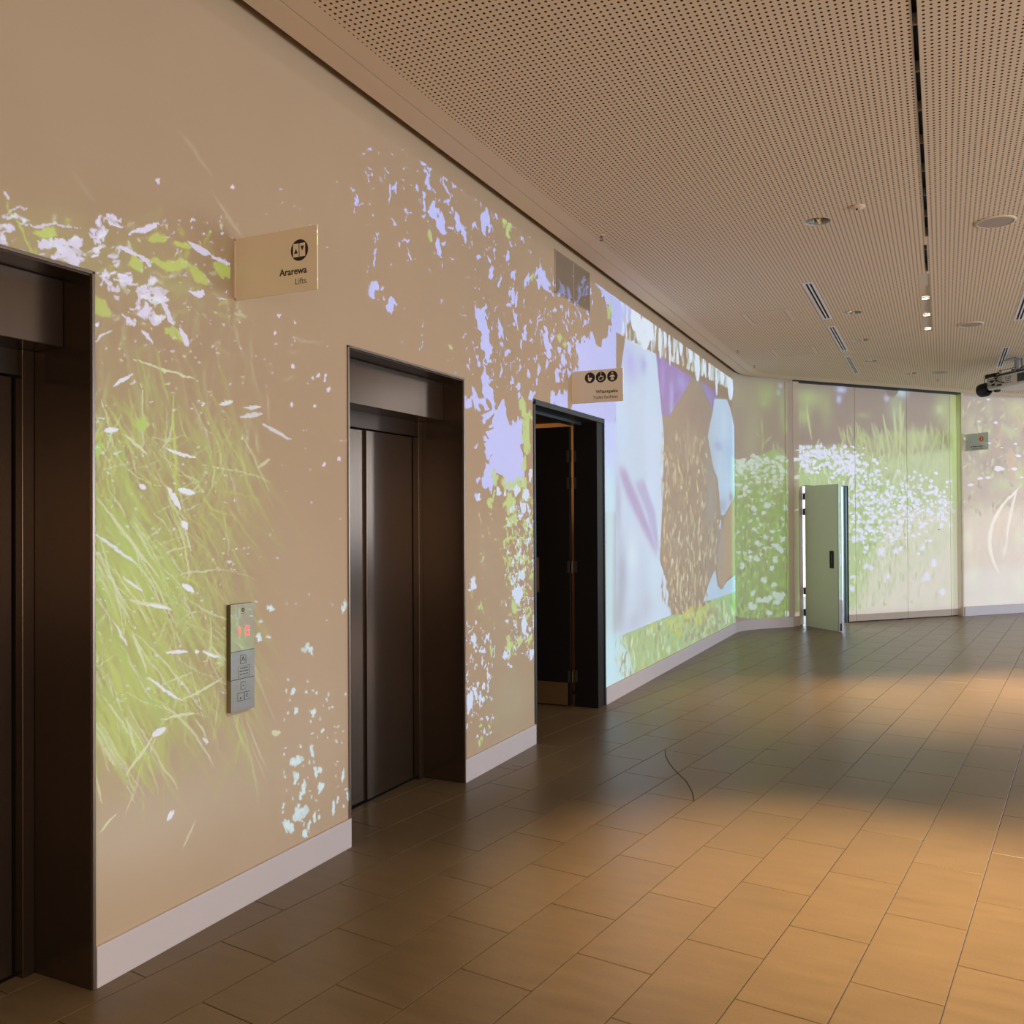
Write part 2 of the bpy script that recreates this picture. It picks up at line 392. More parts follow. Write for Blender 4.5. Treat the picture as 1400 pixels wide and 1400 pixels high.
MB().box(-1.14, -.526, -.2065, -.205, .977, 1.277).build('push_plate', mat('push_plate_brass', (.30, .18, .07), .5, .5), leaf, bevel=.0004)
M_hinge = mat('dull_hinge', (.09, .08, .07), .45, .7)
for z in (2.15, 1.92, 1.20, .26):
    h = MB(); h.box(-.262, -.236, -.2065, -.160, z - .05, z + .05); h.box(-.215, -.190, -.164, -.158, z - .05, z + .05)
    h.lathe([(.007, z - .05), (.007, z + .05)], 8, Matrix.Translation((-.225, -.19, 0))); h.build('hinge', M_hinge, leaf)
# lobby behind the doorway
lb = MB(); lb.box(-3.4, -3.3, 5.0, 9.0, 0, 2.8); lb.box(-3.4, -.14, 4.95, 5.05, 0, 2.8); lb.box(-3.4, -.14, 8.95, 9.05, 0, 2.8)
tag(lb.build('wall_lobby', M_wood), kind='structure')
lc = MB(); lc.box(-3.4, -.14, 5.0, 9.0, 2.66, 2.8)
lc = tag(lc.build('ceiling_lobby', M_wood), kind='structure')
for k in range(6): MB().box(-3.3, -.2, 5.6 + k * .55, 5.66 + k * .55, 2.58, 2.66).build('batten', M_blk, lc)
tag(MB().box(-3.4, -.5, 4.0, 9.0, -.12, -.002).build('floor_lobby', M_tile), kind='structure')
lamp('lobby_light', 'AREA', (-1.9, 8.3, 1.7), WARM, 26, (-1.2, 7.6, 2.6), shape='SQUARE', size=.4)

# ------------------------------------------------------------------ folding wall at the far end with its pass door
fold = tag(empty('door_2', tuple(A), FAR), kind='structure')
PO = .09                                       # the panels stand back from the wall face
seams = [.115, 1.262, 2.317, 3.24, 3.392]
DT0, DT1, DZ = .250, 1.118, 2.095              # pass door opening
ztop = lambda t: zc(far_pt(t)[1]) - .012
def slope_top(o):
    for v_ in o.data.vertices:
        if v_.co.z > 3.3: v_.co.z = ztop(v_.co.x)
    return o
for i in range(4):
    a, b_ = seams[i] + .003, seams[i + 1] - .003
    pb = MB()
    if i == 0:
        pb.box(a, DT0, PO, PO + .05, .012, ztop(.6)); pb.box(DT1, b_, PO, PO + .05, .012, ztop(.6)); pb.box(DT0, DT1, PO, PO + .05, DZ, ztop(.6))
    else: pb.box(a, b_, PO, PO + .05, .012, ztop((a + b_) / 2))
    pn = slope_top(pb.build('folding_panel', M_panelw, fold, bevel=.0015))
    if i == 2: MB().lathe([(.010, 0), (.010, .006), (.004, .008)], 12, Matrix.Translation((2.985, PO, 1.41)) @ Matrix.Rotation(R(90), 4, 'X')).build('lock_hole', M_black, pn)
slope_top(MB().box(.0, seams[0], -.002, PO + .05, .002, ztop(0)).build('end_post', M_wallfar, fold, bevel=.002))
MB().box(seams[0] - .003, seams[0] + .003, PO - .0005, PO + .02, .012, ztop(0)).build('seal', M_black, fold)
MB().box(3.395, 3.42, .0, PO + .05, 0, 3.9).build('end_post', M_wallfar, fold, bevel=.002)
trk = MB().box(0.0, 3.395, .0, PO + .25, 3.4, 3.9).build('track', M_black, fold)  # track box; its black stands in for the shade above the panels
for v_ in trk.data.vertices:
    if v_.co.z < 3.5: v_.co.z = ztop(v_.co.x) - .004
MB().box(0.11, DT0, PO + .02, PO + .06, 0, .02).build('bottom_seal', M_black, fold)
MB().box(DT1 + .03, 3.40, PO + .012, PO + .06, 0, .02).build('bottom_seal', M_black, fold)
# aluminium edge profiles of the pass door opening
M_dkalu = mat('dark_aluminium', (.10, .13, .17), .35, .8)
M_rubber = mat('black_rubber', (.008, .010, .014), .7)
MB().box(DT1 - .010, DT1 + .001, PO - .004, PO + .052, 0, DZ).build('rubber_edge', M_rubber, fold)
MB().box(DT1 - .030, DT1 - .010, PO + .012, PO + .052, 0, DZ).build('jamb_profile', M_alu, fold)
MB().box(DT1 - .048, DT1 - .030, PO + .026, PO + .052, 0, DZ).build('jamb_profile', M_dkalu, fold)
MB().box(DT1 - .070, DT1 - .048, PO + .036, PO + .052, 0, DZ).build('jamb_profile', M_alu, fold)
MB().box(DT0, DT1, PO - .002, PO + .052, DZ - .008, DZ + .004).build('head_profile', M_rubber, fold)
# open leaf, hinged on the left
M_lilac = mat('leaf_edge', (.40, .38, .40), .4, .3)
L0 = np.array([.785, 13.997, 0]); L1e = np.array([1.322, 13.425, 0]); lang = math.atan2(L1e[1] - L0[1], L1e[0] - L0[0])
pd = tag(empty('door_3', tuple(L0), lang), kind='structure')
LW = float(np.linalg.norm(L1e - L0))
lf = MB().box(.012, LW - .02, 0, .05, .004, 2.085).build('door_leaf', M_leaf, pd, bevel=.0015)
MB().box(LW - .02, LW, -.004, .054, .012, 2.085).build('edge_profile', M_lilac, lf, bevel=.002)
MB().box(LW + .0005, LW + .004, .012, .038, .012, .12).build('seal', M_rubber, lf)
MB().box(LW + .0002, LW + .004, .010, .040, .93, 1.10).build('lock_faceplate', M_alu, lf, bevel=.0005)
hd = MB()
HX0, HX1, HZ0, HZ1 = .585, .675, .888, 1.140
hd.box(HX0, HX1, -.006, .0, HZ0, HZ0 + .008); hd.box(HX0, HX1, -.006, .0, HZ1 - .008, HZ1); hd.box(HX0, HX0 + .008, -.006, .0, HZ0, HZ1); hd.box(HX1 - .008, HX1, -.006, 0, HZ0, HZ1)
hd = hd.build('flush_pull', M_dkframe, lf, bevel=.001)
MB().box(HX0 + .008, HX1 - .008, -.001, .0005, HZ0 + .008, HZ1 - .008).build('recess', M_black, hd)
MB().box(HX0 + .045, HX0 + .062, -.012, -.001, HZ0 + .08, HZ1 - .05).build('lever', M_dkframe, hd, bevel=.002)
for z in (.20, .52, 1.70, 1.93):
    hb = MB(); hb.box(-.045, .030, .004, .046, z - .05, z + .05); hb.lathe([(.009, z - .05), (.009, z + .05)], 8, Matrix.Translation((.0, .02, 0))); hb.build('hinge', M_hinge, pd)
# bright day-lit room behind the pass door
bk = MB(); bk.box(-1.5, 3.4, 5.2, 5.3, 0, 3.4, FM); bk.box(-1.6, -1.5, .15, 5.3, 0, 3.4, FM); bk.box(3.6, 3.7, .15, 5.3, 0, 3.4, FM)
tag(bk.build('wall_outer', mat('outer_room_paint', (.75, .76, .78), .8)), kind='structure')
tag(MB().box(-1.6, 3.7, .15, 5.3, 3.3, 3.4, FM).build('ceiling_outer', M_plain), kind='structure')
tag(MB().box(-3.5, 4.5, .22, 5.3, -.12, -.003, FM).build('floor_outer', M_tile), kind='structure')
o = lamp('outer_daylight', 'AREA', tuple(far_pt(.9, 5.1, 1.6)), (.66, .82, 1), 520, tuple(far_pt(.9, 0, 1.5)), shape='RECTANGLE', size=4.6, size_y=2.9)

# ------------------------------------------------------------------ hanging signs
def sign(name, loc, rz, label, depth=.424, h=.257, material=M_cream):
    t = tag(empty(name, loc, rz), label, 'sign')
    MB().box(.004, depth, -.009, -.002, 0, h).build('board', material, t, bevel=.0012)
    bk_ = MB(); bk_.box(0, .005, -.014, .014, .01, h - .01); bk_.build('wall_bracket', M_grey if material is not M_cream else M_cream, t)
    return t
def disc(parent, name, x, z, r, material, y=-.0092):
    return MB().lathe([(r, 0), (r, .0008)], 32, Matrix.Translation((x, y, z)) @ Matrix.Rotation(R(90), 4, 'X')).build(name, material, parent)
def plate(parent, name, polys, material, y=-.0104, th=.0008):
    """flat print: outlines given in x,z on the face of a sign"""
    mb_ = MB(); M_ = Matrix.Translation((0, y, 0)) @ Matrix.Rotation(R(90), 4, 'X')
    for p in polys: mb_.prism(p, 0, th, M_)
    return mb_.build(name, material, parent)
def ring(cx, cz, r0, r1, a0=0, a1=360, n=20):
    o_ = [(cx + r1 * math.cos(R(a0 + (a1 - a0) * k / n)), cz + r1 * math.sin(R(a0 + (a1 - a0) * k / n))) for k in range(n + 1)]
    i_ = [(cx + r0 * math.cos(R(a0 + (a1 - a0) * k / n)), cz + r0 * math.sin(R(a0 + (a1 - a0) * k / n))) for k in range(n + 1)]
    return o_ + i_[::-1]
s1_ = sign('lift_sign', (0, 2.89, 2.527), 0, 'cream flag sign reading Ararewa Lifts, above the lift call panel')
d_ = disc(s1_, 'lift_symbol', .337, .166, .043, M_ink)
plate(d_, 'symbol_print', [[(.3065, .139), (.3345, .139), (.3345, .193), (.3065, .193)], [(.3385, .139), (.3665, .139), (.3665, .193), (.3385, .193)]], M_cream)
plate(d_, 'symbol_arrows', [[(.3125, .153), (.3295, .153), (.321, .173)], [(.3440, .181), (.3610, .181), (.3525, .161)]], M_ink, y=-.0113)
text('lettering', 'Ararewa', .039, M_ink, s1_, (.373, -.0094, .072), bold=.0006)
text('lettering', 'Lifts', .036, M_ink, s1_, (.373, -.0094, .030), bold=-.0004)
s2_ = sign('toilet_sign', (0, 6.67, 2.524), 0, 'cream flag sign reading Whanepaku Toilet facilities, over the toilet doorway')
ic = [disc(s2_, 'pictogram', x, .1975, .0425, M_ink) for x in (.151, .243, .337)]
plate(ic[0], 'toilet_symbol', [[(.136, .181), (.142, .181), (.142, .222), (.136, .222)], [(.142, .197), (.170, .197), (.168, .186), (.160, .178), (.158, .170), (.142, .170), (.139, .181)]], M_cream)
plate(ic[1], 'wheelchair_symbol', [ring(.243, .2265, 0, .006), ring(.2405, .186, .0135, .0185, 60, 360), [(.239, .218), (.245, .218), (.247, .203), (.258, .199), (.262, .178), (.267, .178), (.263, .205), (.247, .207), (.238, .200)]], M_cream)
plate(ic[2], 'infant_symbol', [ring(.337, .220, 0, .0085), [(.326, .208), (.348, .208), (.360, .196), (.356, .191), (.346, .198), (.345, .189), (.329, .189), (.328, .198), (.318, .191), (.314, .196)], [(.326, .186), (.336, .186), (.336, .168), (.330, .166), (.322, .174)], [(.338, .186), (.348, .186), (.352, .174), (.344, .166), (.338, .168)]], M_cream)
text('lettering', 'Whanepaku', .0375, M_ink, s2_, (.381, -.0094, .072), bold=.0006)
text('lettering', 'Toilet facilities', .0365, M_ink, s2_, (.381, -.0094, .028), bold=-.0002, sx=.96)
M_sign3 = mat('sign_grey', (.40, .42, .38), .6, spec=.3)
s3_ = sign('theatre_sign', tuple(far_pt(3.5, 0, 2.682)), FAR - R(90), 'grey flag sign with an orange numbered disc, by the right end of the folding wall', .421, .272, M_sign3)
d3 = disc(s3_, 'number_disc', .294, .176, .041, mat('orange_print', (.50, .085, .012), .6))
text('number', '1', .062, M_cream, d3, (.295, -.0104, .156), align='CENTER', bold=.001)
text('lettering', 'Te Whare Tapere', .0325, M_ink, s3_, (.325, -.0094, .052), bold=.0008)
text('lettering', 'Performance Space', .0285, mat('sign_ink_pale', (.09, .10, .085), .6), s3_, (.335, -.0094, .018))

# ------------------------------------------------------------------ lift call panel
pn = tag(empty('lift_call_panel', (0, 2.826, .823)), 'slim steel lift call panel with red digits, on the wall between the two lifts', 'panel')
PW, PX = .139, .025
M_pan = mat('brushed_steel_panel', (.33, .31, .315), .38, .75, amt=.1, scale=60, stretch=(1, .05, 1))
M_glass = mat('display_glass', (.42, .38, .30), .35, .1)
M_side = mat('panel_side', (.14, .105, .05), .5, .3)
MB().box(0, PX - .003, .002, PW - .002, .132, .442).build('back_box', M_side, pn)
MB().box(0, PX - .003, .002, PW - .002, .0, .131).build('back_box', mat('panel_side_light', (.30, .22, .12), .5, .3), pn)
top_ = MB().box(PX - .003, PX, 0, PW, .249, .443).build('display_plate', M_glass, pn, bevel=.0008)
mid_ = MB().box(PX - .003, PX, 0, PW, .1335, .2475).build('button_plate', M_pan, pn, bevel=.0008)
low_ = MB().box(PX - .003, PX, 0, PW, 0, .132).build('button_plate', M_pan, pn, bevel=.0008)
MB().box(PX - .004, PX - .002, .001, PW - .001, .130, .25).build('joint', M_black, pn)
def pplate(parent, name, polys, material, x=PX, th=.0006):
    mb_ = MB(); M_ = Matrix(((0, 0, 1, x), (1, 0, 0, 0), (0, 1, 0, 0), (0, 0, 0, 1)))
    for p in polys: mb_.prism(p, 0, th, M_)
    return mb_.build(name, material, parent)
pplate(top_, 'maker_emblem', [ring(.071, .417, .0042, .0088), [(.062, .402), (.080, .402), (.080, .4035), (.062, .4035)]], M_ink)
M_led = mat('red_led', (.8, .02, .03), .4, emit=((1, .03, .045), 5.0))
def led(name, rows, cy, cz, px_=.0056):
    mb_ = MB()
    for j, r_ in enumerate(rows):
        for i, ch_ in enumerate(r_):
            if ch_ == '#':
                y_, z_ = cy + (i - (len(r_) - 1) / 2) * px_, cz + ((len(rows) - 1) / 2 - j) * px_
                mb_.lathe([(.0023, 0), (.0023, .0012)], 8, Matrix.Translation((PX, y_, z_)) @ Matrix.Rotation(R(90), 4, 'Y'))
    return mb_.build(name, M_led, top_)
led('digit_one', ('.#', '##', '.#', '.#', '.#', '.#', '.#'), .046, .329)
led('letter_g', ('.####', '#....', '#....', '#..##', '#...#', '#...#', '.####'), .096, .329, .0054)
def rsq(cy, cz, w__, h__, t__=.0016):
    a, b_ = w__ / 2, h__ / 2
    return [[(cy - a, cz - b_), (cy + a, cz - b_), (cy + a, cz - b_ + t__), (cy - a, cz - b_ + t__)], [(cy - a, cz + b_ - t__), (cy + a, cz + b_ - t__), (cy + a, cz + b_), (cy - a, cz + b_)],
            [(cy - a, cz - b_), (cy - a + t__, cz - b_), (cy - a + t__, cz + b_), (cy - a, cz + b_)], [(cy + a - t__, cz - b_), (cy + a, cz - b_), (cy + a, cz + b_), (cy + a - t__, cz + b_)]]
pplate(mid_, 'up_symbol', rsq(.070, .2125, .034, .036, .0018) + [[(.060, .2045), (.0628, .2045), (.0705, .2195), (.0705, .2240), (.0695, .2240)], [(.081, .2045), (.0782, .2045), (.0705, .2195), (.0705, .2240), (.0715, .2240)]], M_ink)
pplate(mid_, 'notice_border', rsq(.075, .163, .066, .046, .0008), M_ink)
for k, s_ in enumerate(('IN CASE OF', 'FIRE DO NOT', 'USE THE LIFT')):
    text('notice_text', s_, .0085, M_ink, mid_, (PX + .0002, .075, .173 - k * .0125), rot=(R(90), 0, R(90)), align='CENTER', bold=.0001, depth=.0002)
def key(cy, cz, w__=.030, h__=.032, glyph=None):
    b_ = MB().box(PX - .0005, PX + .0016, cy - w__ / 2, cy + w__ / 2, cz - h__ / 2, cz + h__ / 2).build('call_button', M_pan, low_, bevel=.0006)
    pplate(b_, 'button_outline', rsq(cy, cz, w__ + .003, h__ + .003, .0016), M_ink, x=PX - .0002)
    if glyph: pplate(b_, 'button_mark', glyph, M_ink, x=PX + .0016)
key(.070, .103, .026, .030, [ring(.070, .103, 0, .0035)])
key(.053, .059, glyph=[[(.050, .050), (.056, .050), (.056, .058), (.050, .058)], [(.045, .043), (.062, .043), (.062, .0445), (.045, .0445)]])
key(.093, .059, glyph=[ring(.093, .060, .0045, .007, 60, 300)])

# ------------------------------------------------------------------ wall grille
gr = tag(empty('wall_vent', (0, 6.313, 3.335)), 'louvred air vent in two halves set high in the left wall, under the ceiling', 'vent')
GW, GH = .752, .333
M_vent = mat('vent_paint', (.50, .40, .30), .7)
for a, b_ in ((0, GW / 2 - .004), (GW / 2 + .004, GW)):
    f = MB(); f.box(0, .006, a, a + .008, 0, GH); f.box(0, .006, b_ - .008, b_, 0, GH); f.box(0, .006, a, b_, 0, .006); f.box(0, .006, a, b_, GH - .006, GH)
    f.build('vent_frame', M_vent, gr)
    for k in range(26):
        z = .010 + k * .0122
        Mz = Matrix.Translation((.0045, 0, z)) @ Matrix.Rotation(R(35), 4, 'Y')
        MB().box(-.004, .003, a + .008, b_ - .008, -.0008, .0008, Mz).build('louvre', M_vent, gr)
MB().box(.0005, .001, .004, GW - .004, .004, GH - .004).build('vent_backing', mat('vent_duct', (.30, .225, .155), .8), gr)
MB().box(.0005, .003, GW / 2 - .005, GW / 2 + .005, 0, GH).build('centre_gap', M_black, gr)

# ------------------------------------------------------------------ things in the ceiling
TILT = -CS
M_chrome = mat('chrome_reflector', (.80, .80, .82), .12, 1)
M_gold = mat('gold_reflector', (.85, .50, .18), .25, 1)
M_plaster = mat('grey_green_can', (.55, .58, .50), .6)
places = ('large recessed ceiling downlight with chrome and gold inside, left of the round sensor',
          'recessed downlight in the ceiling beside the far end of the first long slot vent',
          'recessed downlight between the second slot vent and the lit track lamps',
          'small recessed downlight beside the third slot vent, near the folding wall',
          'farthest small recessed downlight, just above the folding wall')
def downlight(x, y, label):
    t = tag(empty('ceiling_downlight', (x, y, zc(y)), 0, TILT), label, 'light', 'recessed downlights in a row along the ceiling')
    MB().lathe([(DR - .001, .0), (DR - .001, .05), (DR - .012, .062)], 28, cap=False).build('housing', M_plaster, t, smooth=True)
    MB().lathe([(DR - .001, 0), (DR + .004, -.0015), (DR + .004, 0)], 28, cap=False).build('trim_ring', M_ceil, t)
    MB().lathe([(DR - .012, .061), (.001, .063)], 28, cap=False).build('top_plate', M_plaster, t)
    Mr = Matrix.Translation((-.040, .0, .030)) @ Matrix.Rotation(R(-28), 4, 'Y') @ Matrix.Scale(.62, 4)
    MB().lathe([(.050, -.042), (.046, -.01), (.036, .02), (.020, .038), (.004, .044)], 24, Mr, cap=False).build('reflector', M_chrome, t, smooth=True)
    MB().box(-.004, .020, -.055, .055, .002, .05, Matrix.Translation((.0, 0, 0)) @ Matrix.Rotation(R(25), 4, 'Y')).build('inner_shade', M_gold, t, bevel=.002)
    MB().lathe([(.014, .0), (.018, .015), (.010, .03)], 14, Mr).build('bulb', M_plaster, t, smooth=True)
    return t
for (x, y), lb_ in zip(DL, places): downlight(x, y, lb_)

def speaker(x, y, r, label):
    t = tag(empty('ceiling_speaker', (x, y, zc(y)), 0, TILT), label, 'speaker', 'round speakers in the ceiling')
    MB().lathe([(r, 0), (r, -.006), (r - .006, -.010), (r - .014, -.010), (r - .014, -.006)], 36, cap=False).build('bezel', M_ceil, t, smooth=True)
    MB().lathe([(.001, -.0085), (r - .014, -.0065)], 36, cap=False).build('grille', mat('speaker_mesh', (.40, .33, .28), .8), t, smooth=True)
speaker(3.007, 7.267, .132, 'large round ceiling speaker in the upper right corner of the photo')
speaker(2.933, 10.826, .127, 'round ceiling speaker right of the three lit track lamps')
speaker(2.626, 13.978, .121, 'round ceiling speaker above the right half of the folding wall')
t = tag(empty('motion_sensor', (2.148, 6.52, zc(6.52)), 0, TILT), 'small white ceiling sensor dome right of the nearest downlight', 'sensor')
MB().lathe([(.048, 0), (.047, -.008), (.036, -.016), (.012, -.020), (.001, -.021)], 24, cap=False).build('dome', M_ceil, t, smooth=True)
MB().lathe([(.007, -.019), (.006, -.027), (.001, -.030)], 10, Matrix.Translation((-.006, -.01, 0)), cap=False).build('lens', M_blk, t, smooth=True)

M_diff = mat('diffuser_enamel', (.74, .70, .74), .5)
dlab = ('nearest black double slot vent in the left row of the ceiling', 'middle black double slot vent in the left row of the ceiling', 'farthest and shortest-looking double slot vent in the left row, above the folding wall',
        'double slot vent at the right edge of the photo', 'double slot vent just above the projector')
for (a, b_, c, d_), lb_ in zip(SLOTS, dlab):
    t = tag(empty('slot_diffuser', ((a + b_) / 2, c, zc(c)), 0, TILT), lb_, 'vent', 'double slot vents in the ceiling')
    w2 = (b_ - a) / 2; Ln = d_ - c; sl = w2 * .34
    for x0, x1 in ((-w2, -w2 * .50), (-w2 * .16, w2 * .16), (w2 * .50, w2)):
        MB().box(x0, x1, 0, Ln, -.003, .0).build('flange', M_diff, t, bevel=.001)
    for y0, y1 in ((0, .05), (Ln - .05, Ln)): MB().box(-w2 + .001, w2 - .001, y0, y1, -.0025, -.0002).build('end_flange', M_diff, t)
    MB().box(-w2 + .002, w2 - .002, .02, Ln - .02, .03, .034).build('plenum', M_black, t)
    for sgn in (-1, 1): MB().box(-.0015 + sgn * w2 * .33, .0015 + sgn * w2 * .33, .05, Ln - .05, .0, .028).build('blade', M_black, t)

# recessed track: two narrow empty runs, then the wide one with three lit lamps
tl = ('narrow dark track slot running to the top edge of the photo', 'short narrow dark track slot between the long slot and the lit lamps', 'wide recessed ceiling track holding three lit lamps')
M_chan = mat('track_channel', (.62, .52, .42), .6)
for k, ((a, b_, c, d_), lb_) in enumerate(zip(TRACK, tl)):
    t = tag(empty('ceiling_track', ((a + b_) / 2, c, zc(c)), 0, TILT), lb_, 'track')
    w2 = (b_ - a) / 2; Ln = d_ - c; dk = k < 2
    for s_ in (-1, 1): MB().box(s_ * w2 - .0015, s_ * w2 + .0015, 0, Ln, -.002, .07).build('side_rail', M_chan if not dk else M_grey, t)
    MB().box(-w2, w2, 0, Ln, .07, .075).build('top_rail', M_chan if not dk else M_blk, t)
    for y_ in (0, Ln): MB().box(-w2, w2, y_ - .002, y_ + .002, 0, .07).build('end_cap', M_chan, t)
    if dk:
        for j in range(int(Ln / .45)): MB().box(-w2, w2, j * .45 + .2, j * .45 + .215, .02, .07).build('rail_joiner', M_chan, t)
    else:
        MB().box(-w2 + .002, w2 - .002, .0, .42, .002, .006).build('cover_strip', M_chan, t)
        MB().box(-w2 + .002, w2 - .002, .42, Ln, .013, .018).build('cover_strip', M_chan, t)
M_lit = mat('lit_lens', (1, 1, 1), .3, emit=((1, .96, .90), 14))
for y, nm in ((9.433, 'nearest'), (10.182, 'middle'), (10.896, 'farthest')):
    t = tag(empty('track_lamp', (2.516, y, zc(y)), 0, TILT), nm + ' of the three lit lamps in the ceiling track', 'light', 'lit lamps in the ceiling track')
    MB().lathe([(.036, .012), (.036, .002), (.033, -.001), (.031, .001)], 24, cap=False).build('lamp_body', M_chan, t, smooth=True)
    MB().lathe([(.001, .0), (.032, .002)], 24, cap=False).build('lens', M_lit, t)
    MB().box(-.008, .008, .045, .065, .0, .012).build('adapter', M_blk, t)

# flush access hatches and their hairline gaps
M_line = mat('hairline_gap', (.22, .18, .15), .9)
for (x0, x1, y0, y1), lb_ in (((.80, 1.28, 9.28, 9.86), 'nearer flush access hatch in the perforated ceiling'), ((.75, 1.27, 11.31, 11.84), 'farther flush access hatch in the perforated ceiling')):
    t = tag(empty('access_hatch', (x0, y0, zc(y0)), 0, TILT), lb_, 'hatch', 'access hatches in the ceiling')
    W_, H_ = x1 - x0, y1 - y0
    for k, e_ in enumerate((0, .05)):
        g_ = MB(); q = .003 if k else .002
        g_.box(e_, W_ - e_, e_, e_ + q, -.0016, .0005); g_.box(e_, W_ - e_, H_ - e_ - q, H_ - e_, -.0016, .0005); g_.box(e_, e_ + q, e_, H_ - e_, -.0016, .0005); g_.box(W_ - e_ - q, W_ - e_, e_, H_ - e_, -.0016, .0005)
        g_.build('hatch_gap', M_line, t)
    f_ = MB(); f_.box(.002, W_ - .002, .002, .05, -.0012, .0005); f_.box(.002, W_ - .002, H_ - .05, H_ - .002, -.0012, .0005); f_.box(.002, .05, .05, H_ - .05, -.0012, .0005); f_.box(W_ - .05, W_ - .002, .05, H_ - .05, -.0012, .0005)
    f_.build('hatch_frame', M_ceil, t)

def sprinkler(x, y, label):
    t = tag(empty('ceiling_sprinkler', (x, y, zc(y)), 0, TILT), label, 'sprinkler', 'fire sprinkler heads in the ceiling')
    MB().lathe([(.030, 0), (.028, -.004), (.012, -.006)], 20).build('escutcheon', M_ceil, t, smooth=True)
    f_ = MB(); f_.lathe([(.008, -.004), (.006, -.018)], 10)
    f_.tube([(.005, 0, -.016), (.011, 0, -.026), (.003, 0, -.038)], .0018); f_.tube([(-.005, 0, -.016), (-.011, 0, -.026), (-.003, 0, -.038)], .0018)
    f_.build('frame_arms', M_hinge, t)
    MB().lathe([(.013, -.038), (.013, -.040)], 14).build('deflector', M_hinge, t)
sprinkler(.372, 6.337, 'sprinkler head at the edge of the perforated ceiling, above the wall vent')
sprinkler(.392, 11.158, 'sprinkler head in the ceiling above the flower projection')
sprinkler(.385, 12.282, 'sprinkler head in the ceiling near the rounded corner')
sprinkler(2.594, 14.60, 'sprinkler head in the ceiling over the folding wall, left of the projector')

# ------------------------------------------------------------------ ceiling projector at the right
PJ = np.array([3.165, 13.50, 3.28]); pdv = np.array([3.574 - 3.152, 12.875 - 13.512]); pa = math.atan2(pdv[1], pdv[0])
pr_ = tag(empty('ceiling_projector', tuple(PJ), pa), 'white video projector with a black lens hood hanging under the ceiling at the right edge', 'projector')
M_pj = mat('projector_shell', (.66, .63, .60), .45)
# local x from the lens end to the rear, y across (left side of the body faces the camera at -y)
MB().box(.06, 1.02, 0, .42, .0, .165).build('body', M_pj, pr_, bevel=.012)
HM = Matrix.Translation((-.055, .045, .025)) @ Matrix.Rotation(R(90), 4, 'Y')
MB().lathe([(.070, -.075), (.090, -.07), (.090, .02), (.066, .07), (.050, .09)], 28, HM, cap=False).build('lens_hood', M_blk, pr_, smooth=True)
MB().lathe([(.070, -.070), (.001, -.070)], 28, HM, cap=False).build('lens', mat('lens_glass', (.01, .01, .012), .08), pr_)
MB().box(.62, .98, -.004, .0, .03, .135).build('air_filter', M_dkframe, pr_, bevel=.002)
cp = MB()
for k in range(5):
    for j in range(4):
        if (k * 3 + j) % 4 != 1: cp.box(.40 + k * .022, .412 + k * .022, -.003, .001, .045 + j * .024, .056 + j * .024)
cp.build('keypad', M_blk, pr_)
sk = MB()
for x_, z_, w__, h__ in ((.10, .10, .07, .02), (.14, .045, .06, .028), (.22, .09, .04, .018), (.24, .03, .09, .022), (.20, .13, .05, .012), (.35, .05, .03, .02)): sk.box(x_, x_ + w__, -.004, .001, z_, z_ + h__)
sk.build('sockets', M_blk, pr_)
MB().box(.05, .34, -.002, .001, .02, .15).build('socket_panel', M_grey, pr_)
MB().box(.10, .16, .05, .11, -.022, .0).lathe([(.034, -.022), (.03, -.03)], 16, Matrix.Translation((.13, .08, 0))).build('foot', M_blk, pr_)
mt = MB(); hz = zc(13.2) - PJ[2]
mt.box(-.02, .70, .12, .16, .20, .215); mt.box(-.02, .70, .28, .32, .20, .215)
mt.build('mount_rail', M_grey, pr_)
mm = MB(); mm.box(.30, .34, .20, .24, .215, hz); mm.box(.42, .46, .20, .24, .215, hz); mm.box(.20, .48, .10, .34, hz - .012, hz); mm.build('ceiling_mount', M_grey, pr_, bevel=.003)
mk = MB()
for x_ in (.06, .34, .62):
    mk.box(x_, x_ + .03, .13, .15, .16, .235); mk.box(x_, x_ + .03, .29, .31, .16, .235)
mk.box(-.14, .05, .10, .14, .185, .235); mk.box(.18, .74, -.002, .012, .155, .172)
mk.build('clamp_bracket', M_blk, pr_)
cb = MB()
cb.tube([(.05, .0, .22), (.03, -.03, .14), (.08, -.05, .07), (.15, -.03, .055), (.17, 0, .055)], .0045)
cb.tube([(.12, -.005, .11), (.20, -.05, .08), (.30, -.05, .12), (.36, -.03, .19), (.32, -.01, .23), (.26, -.01, .20), (.25, -.04, .14), (.30, -.05, .09), (.36, -.005, .06)], .0045)
cb.tube([(.60, .0, .172), (.75, -.02, .20), (.90, .0, .23), (1.1, .05, .22)], .006)
cb.tube([(.16, .10, .235), (.30, .05, .235), (.40, .03, .225), (.50, .06, .235)], .004)
cb.build('cables', M_blk, pr_)

